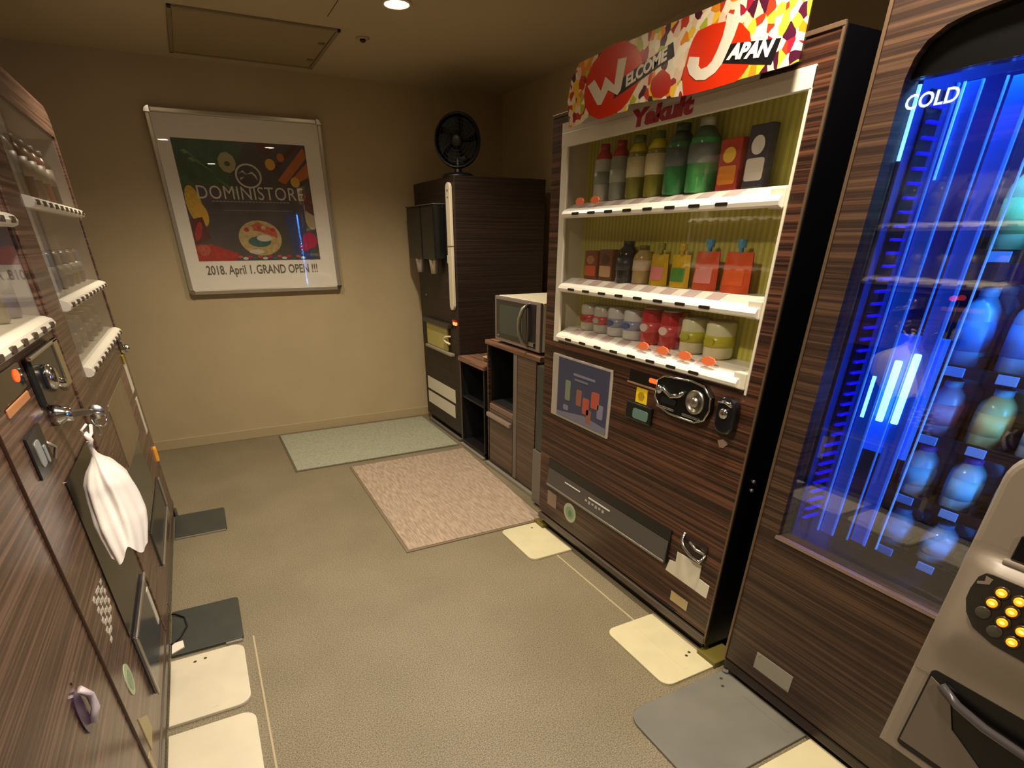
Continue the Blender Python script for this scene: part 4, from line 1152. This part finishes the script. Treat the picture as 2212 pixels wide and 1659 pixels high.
add('small_label', B().prism('x', [(1.37, .16), (1.37, .28), (1.45, .22), (1.45, .17)], LX, LX + .002).box(LX, LX + .002, 1.32, 1.345, .10, .18), mat('label_butter', '#b3a376', 0.5), mm_)
rs2 = add('round_sticker', B().prism('x', ell(1.437, .366, .036, .047, 28), LX, LX + .002), mat('sticker_mint'), mm_)
add('sticker_ring', B().prism('x', ell(1.437, .366, .022, .030, 24), LX + .001, LX + .003), mat('sticker_green'), rs2)
mk = B()
for r_ in range(4):
    for k in range(9 - r_):
        yy = 1.425 + r_ * .032 + .012 * (k % 2); zz = .500 + k * .0155 + r_ * .012
        if zz < .63:
            mk.box(LX, LX + .0012, yy, yy + .022, zz, zz + .009)
add('instruction_lettering', mk, mat('lettering_pale', '#cfc6ba', 0.5), mm_)
add('side_band', B().box(LX, LX + .006, 2.05, 2.235, .10, 1.86, .002), WOODL, mm_)

# near machine: plain wood front with a lock
nm_ = thing('left_wood_machine', 'plain wood-grain machine front nearest the camera at the left edge', 'vending machine', (-.8, .75, 0))
left_body(nm_, .10, 1.300, 1.90, None, None, WOODL, .03)
add('edge_trim', B().cyl((LX + .001, 1.302, .06), (LX + .001, 1.302, 1.88), .005, n=10), mat('edge_umber', '#38231a', 0.35), nm_)
hk = add('door_handle_cup', B().prism('x', ell(1.083, .575, .026, .052, 26), LX, LX + .004), mat('cup_violet', '#3a2540', 0.25), nm_)
add('handle_lip', B().tube([(LX + .004, 1.115, .610), (LX + .014, 1.122, .585), (LX + .016, 1.115, .555), (LX + .005, 1.100, .530)], .008), mat('lip_pale', '#cfc0c6', 0.3), hk)
add('pull_line', B().box(LX, LX + .003, 1.10, 1.135, .635, .641), mat('line_taupe', '#5c4a3c', 0.4), nm_)

# products in the left windows
cl = ['#7c5a3c', '#8a7a4c', '#6a4038', '#7a6a5a', '#8c5c50', '#5c5246']
nmz = ('top', 'middle', 'bottom')
for ri, (zs, hh) in enumerate(((1.492, .185), (1.205, .125), (.998, .115))):
    for k in range(6):
        yc = 2.43 + k * .155
        lbl = 'dim drink, %s from the far end, %s shelf, far left machine' % (('first', 'second', 'third', 'fourth', 'fifth', 'sixth')[5 - k], nmz[ri])
        g = 'drinks in the far left machine'
        if ri == 0: bottle('drink_bottle', LX - .06, yc, zs + .040, hh, .036, cl[k], '#a89a88', '#8a8070', lbl, g)
        else: can('drink_can', LX - .06, yc, zs + .040, hh, .032, ['#8a8490', '#7d8296', '#8f8a86', '#6f6a80', '#91806c', '#7c7884'][k], '#9f9c98', '#6a5a50', lbl, g)
for ri, (zs, hh) in enumerate(((1.437, .185), (1.190, .16))):
    for k in range(5):
        yc = 1.43 + k * .125
        lbl = 'display drink, %s from the far end, %s shelf, middle left machine' % (('first', 'second', 'third', 'fourth', 'fifth')[4 - k], ('upper', 'lower')[ri])
        bottle('drink_bottle', LX - .06, yc, zs + .040, hh, .034, ['#8a8a9c', '#9a9488', '#7e7a88', '#a39a86', '#8f8a94'][k], '#b0a89c', '#8f8678', lbl, 'drinks in the middle left machine')

# ------------------------------------------------------------------ keys and white bag
kc = thing('key_bunch', 'bunch of keys in the lock of the middle left machine', 'keys', (LX + .05, 1.70, 1.02))
add('key', B().box(LX + .045, LX + .085, 1.692, 1.708, 1.014, 1.030, .002).lathe((LX + .095, 1.70, 1.02), [(.018, -.003), (.018, .003), (0, .003)], axis=(0, 1, 0), n=16), STEEL, kc)
pts = [(LX + .095 + .016 * math.cos(t), 1.70 + .004 * math.sin(3 * t), 1.000 + .018 * math.sin(t)) for t in [2 * math.pi * k / 16 for k in range(17)]]
add('ring', B().tube(pts, .0025, 8), STEEL, kc)
add('key', B().box(LX + .080, LX + .086, 1.715, 1.730, .955, .995, .001).lathe((LX + .083, 1.722, 1.0), [(.014, -.002), (.014, .002), (0, .002)], axis=(1, 0, 0), n=14), STEEL, kc)

bg = thing('plastic_bag', 'crumpled white plastic bag hanging from the keys on the left machine', 'bag', (LX + .075, 1.70, .95))
bc = Vector((LX + .066, 1.640, 0))
NU, NV = 64, 26
prof = [(0.0, .007), (.05, .010), (.12, .016), (.20, .040), (.28, .074), (.38, .100), (.55, .112), (.72, .116), (.85, .104), (1.0, .082)]


def rad(v):
    for (v0, r0), (v1, r1) in zip(prof, prof[1:]):
        if v <= v1: return r0 + (r1 - r0) * (v - v0) / (v1 - v0)
    return prof[-1][1]


def bagf(u, v):
    t = 2 * math.pi * u
    r = rad(v) * .94
    soft = min(1, v * 2.2)
    fold = 1 + .10 * math.sin(3 * t + 1.2 + 1.5 * v) * soft + .05 * math.sin(7 * t + 3 * v) * soft + .035 * math.sin(13 * t + 6 * v) * soft
    y = r * math.cos(t) * fold * (1.08 if math.cos(t) > 0 else .92)
    x = r * .52 * math.sin(t) * fold
    x = max(x, -.054)
    z = .955 - .272 * v + .014 * math.sin(2 * t + 2.4) * v * v + .012 * math.sin(5 * t) * v
    return (bc.x + x + .012 * v, bc.y + y + .050 * math.sin(math.pi * v) - .055 * v * v, z)


bb = B(); bb.grid(bagf, NU, NV)
bmesh.ops.remove_doubles(bb.bm, verts=bb.bm.verts, dist=.0005)
bagm = mat('bag_film', '#f1ebe6', 0.45)
nt = bagm.node_tree; pb = nt.nodes['Principled BSDF']
pb.inputs['Subsurface Weight'].default_value = 0.0
add('sack', bb, bagm, bg)
add('tie', B().tube([(bc.x, bc.y, .985), (bc.x + .006, bc.y + .004, .965), (bc.x, bc.y, .950)], .007).tube([(bc.x, bc.y, .960), (bc.x + .008, bc.y + .030, .975), (bc.x + .010, bc.y + .046, .992)], .004).tube([(bc.x, bc.y, .980), (bc.x - .002, bc.y - .012, .995), (bc.x + .008, bc.y + .01, 1.003)], .003), bagm, bg)

# ------------------------------------------------------------------ floor mats and anchor plates
def mat_fabric(name, c1, c2, stripes=False, sc_=90):
    mt = bpy.data.materials.new(name); mt.use_nodes = True
    nt = mt.node_tree; b = nt.nodes['Principled BSDF']
    g = nt.nodes.new('ShaderNodeNewGeometry'); n = nt.nodes.new('ShaderNodeTexNoise')
    mp = nt.nodes.new('ShaderNodeMapping')
    if stripes:
        mp.inputs['Rotation'].default_value = (0, 0, .95); mp.inputs['Scale'].default_value = (6, .8, 1)
    n.inputs['Scale'].default_value = sc_ / (6 if stripes else 1); n.inputs['Detail'].default_value = 4
    r = nt.nodes.new('ShaderNodeValToRGB'); e = r.color_ramp.elements
    e[0].position = .35; e[0].color = lin(c1); e[1].position = .65; e[1].color = lin(c2)
    nt.links.new(g.outputs['Position'], mp.inputs[0]); nt.links.new(mp.outputs[0], n.inputs['Vector'])
    nt.links.new(n.outputs[0], r.inputs[0]); nt.links.new(r.outputs[0], b.inputs['Base Color'])
    b.inputs['Roughness'].default_value = .85
    return mt


EDGE = mat('mat_edge_dark', '#5f5644', 0.7)
m1 = thing('floor_mat', 'pale grey-green floor mat lying against the back wall', 'mat', (.98, 4.17, 0))
add('pile', B().prism('z', [(.350, 3.755), (1.550, 3.755), (1.560, 4.60), (.350, 4.60)], 0.0, .007), mat_fabric('grey_mat', '#8d8f7c', '#a8a892'), m1)
add('border', B().prism('z', [(.335, 3.740), (1.558, 3.740), (1.568, 4.612), (.335, 4.612)], 0.0, .004), EDGE, m1)
m2_ = thing('floor_mat', 'large pinkish-brown floor mat in front of the microwave cabinet', 'mat', (1.1, 3.0, 0))
add('pile', B().prism('z', [(.680, 2.362), (1.480, 2.362), (1.550, 3.650), (.700, 3.650)], 0.0, .008), mat_fabric('rose_brown_mat', '#8f7c6b', '#b39f8b', True, 110), m2_)
add('border', B().prism('z', [(.664, 2.346), (1.492, 2.346), (1.562, 3.662), (.686, 3.662)], 0.0, .005), mat('mat_edge_brown', '#75664f', 0.7), m2_)

BEI = mat('plate_cream', '#d3c9a4', 0.4, var=.06, vscale=8)
BEI2 = mat('plate_pale', '#d4cab2', 0.4, var=.06, vscale=8)
DRK = mat('plate_slate', '#3c3d38', 0.4, var=.1, vscale=10)
GRY = mat('plate_grey', '#77746c', 0.38, var=.12, vscale=5)


def plate(label, x0, x1, y0, y1, m_, corners, r=.03, h=.009, holes=(), lip=None, groove=None):
    t = thing('anchor_plate', label, 'floor plate', ((x0 + x1) / 2, (y0 + y1) / 2, 0))
    add('plate', B().prism('z', rr(x0, x1, y0, y1, r, 6, corners), 0, h, bev=.002), m_, t)
    if holes:
        b = B()
        for a, c in holes: b.cyl((a, c, h - .0005), (a, c, h + .0006), .006, n=10)
        add('screw_hole', b, mat('hole_dark', '#3a3020', 0.6), t)
    if groove:
        b = B(); b.box(groove[0], groove[1], groove[2], groove[3], h, h + .0008)
        add('raised_rib', b, m_, t)
    if lip:
        add('metal_edge', B().box(*lip, .001), SILVER, t)
    return t


# corners order: x0y0, x1y0, x1y1, x0y1
plate('small slate floor plate at the foot of the far left machine', -.392, -.135, 3.045, 3.345, DRK, (0, 1, 1, 0), .012, .010, lip=(-.39, -.14, 3.036, 3.045, 0, .008))
plate('dark slate floor plate beside the cream plates on the left', -.392, -.134, 1.995, 2.310, DRK, (0, 1, 1, 0), .015, .012, lip=(-.20, -.14, 1.982, 1.993, 0, .010))
plate('cream floor plate on the left touching the dark slate plate', -.392, -.138, 1.612, 1.962, BEI2, (0, 1, 1, 0), .045, .012, holes=((-.31, 1.92), (-.275, 1.925)), groove=(-.262, -.240, 1.64, 1.93))
plate('cream floor plate on the left cut by the bottom of the picture', -.392, -.132, 1.215, 1.568, BEI2, (0, 1, 1, 0), .045, .012, groove=(-.262, -.240, 1.24, 1.54))
plate('cream floor plate under the near left machine outside the view', -.392, -.132, .82, 1.17, BEI2, (0, 1, 1, 0), .045, .012)
plate('cream floor plate at the far foot of the banner machine', 1.190, 1.428, 1.985, 2.330, BEI, (1, 0, 0, 1), .035, .010, holes=((1.36, 2.28),), groove=(1.275, 1.290, 2.0, 2.31))
plate('cream floor plate at the near foot of the banner machine', 1.180, 1.432, 1.015, 1.372, BEI, (1, 0, 0, 1), .040, .010, holes=((1.385, 1.115), (1.362, 1.105)), groove=(1.30, 1.315, 1.05, 1.35))
plate('large grey floor plate before the blue-lit machine', .975, 1.432, .645, .985, GRY, (1, 0, 0, 1), .065, .010, holes=((1.36, .925), (1.385, .955)), groove=(1.385, 1.395, .68, .86))
plate('cream floor plate before the blue-lit machine at the bottom edge', 1.16, 1.432, .28, .630, BEI, (1, 0, 0, 1), .040, .010)
# black cable loop and white tag on the dark plate
tag(add('cable', B().tube([(-.390, 2.06, .02), (-.36, 2.10, .016), (-.335, 2.17, .016), (-.345, 2.24, .016), (-.375, 2.275, .018), (-.391, 2.28, .02)], .0035, 8), BLACK), 'thin black cable looping over the dark slate plate', 'cable')
tag(add('paper_tag', B().prism('z', [(-.388, 2.005), (-.345, 2.03), (-.350, 2.075), (-.388, 2.07)], .012, .016), mat('tag_white', '#e8e0d0', 0.5)), 'small white tag lying on the dark slate plate', 'tag')
for yy in (2.295, 1.055):
    tag(add('floor_bracket', B().box(FX - .012, FX + .10, yy - .045, yy + .045, 0, .028, .003), mat('bracket_olive', '#6c6128', 0.45)), 'olive metal floor bracket under the %s end of the banner machine' % ('far' if yy > 2 else 'near'), 'bracket')

for o in bpy.data.objects:
    if '_o' in o: del o['_o']
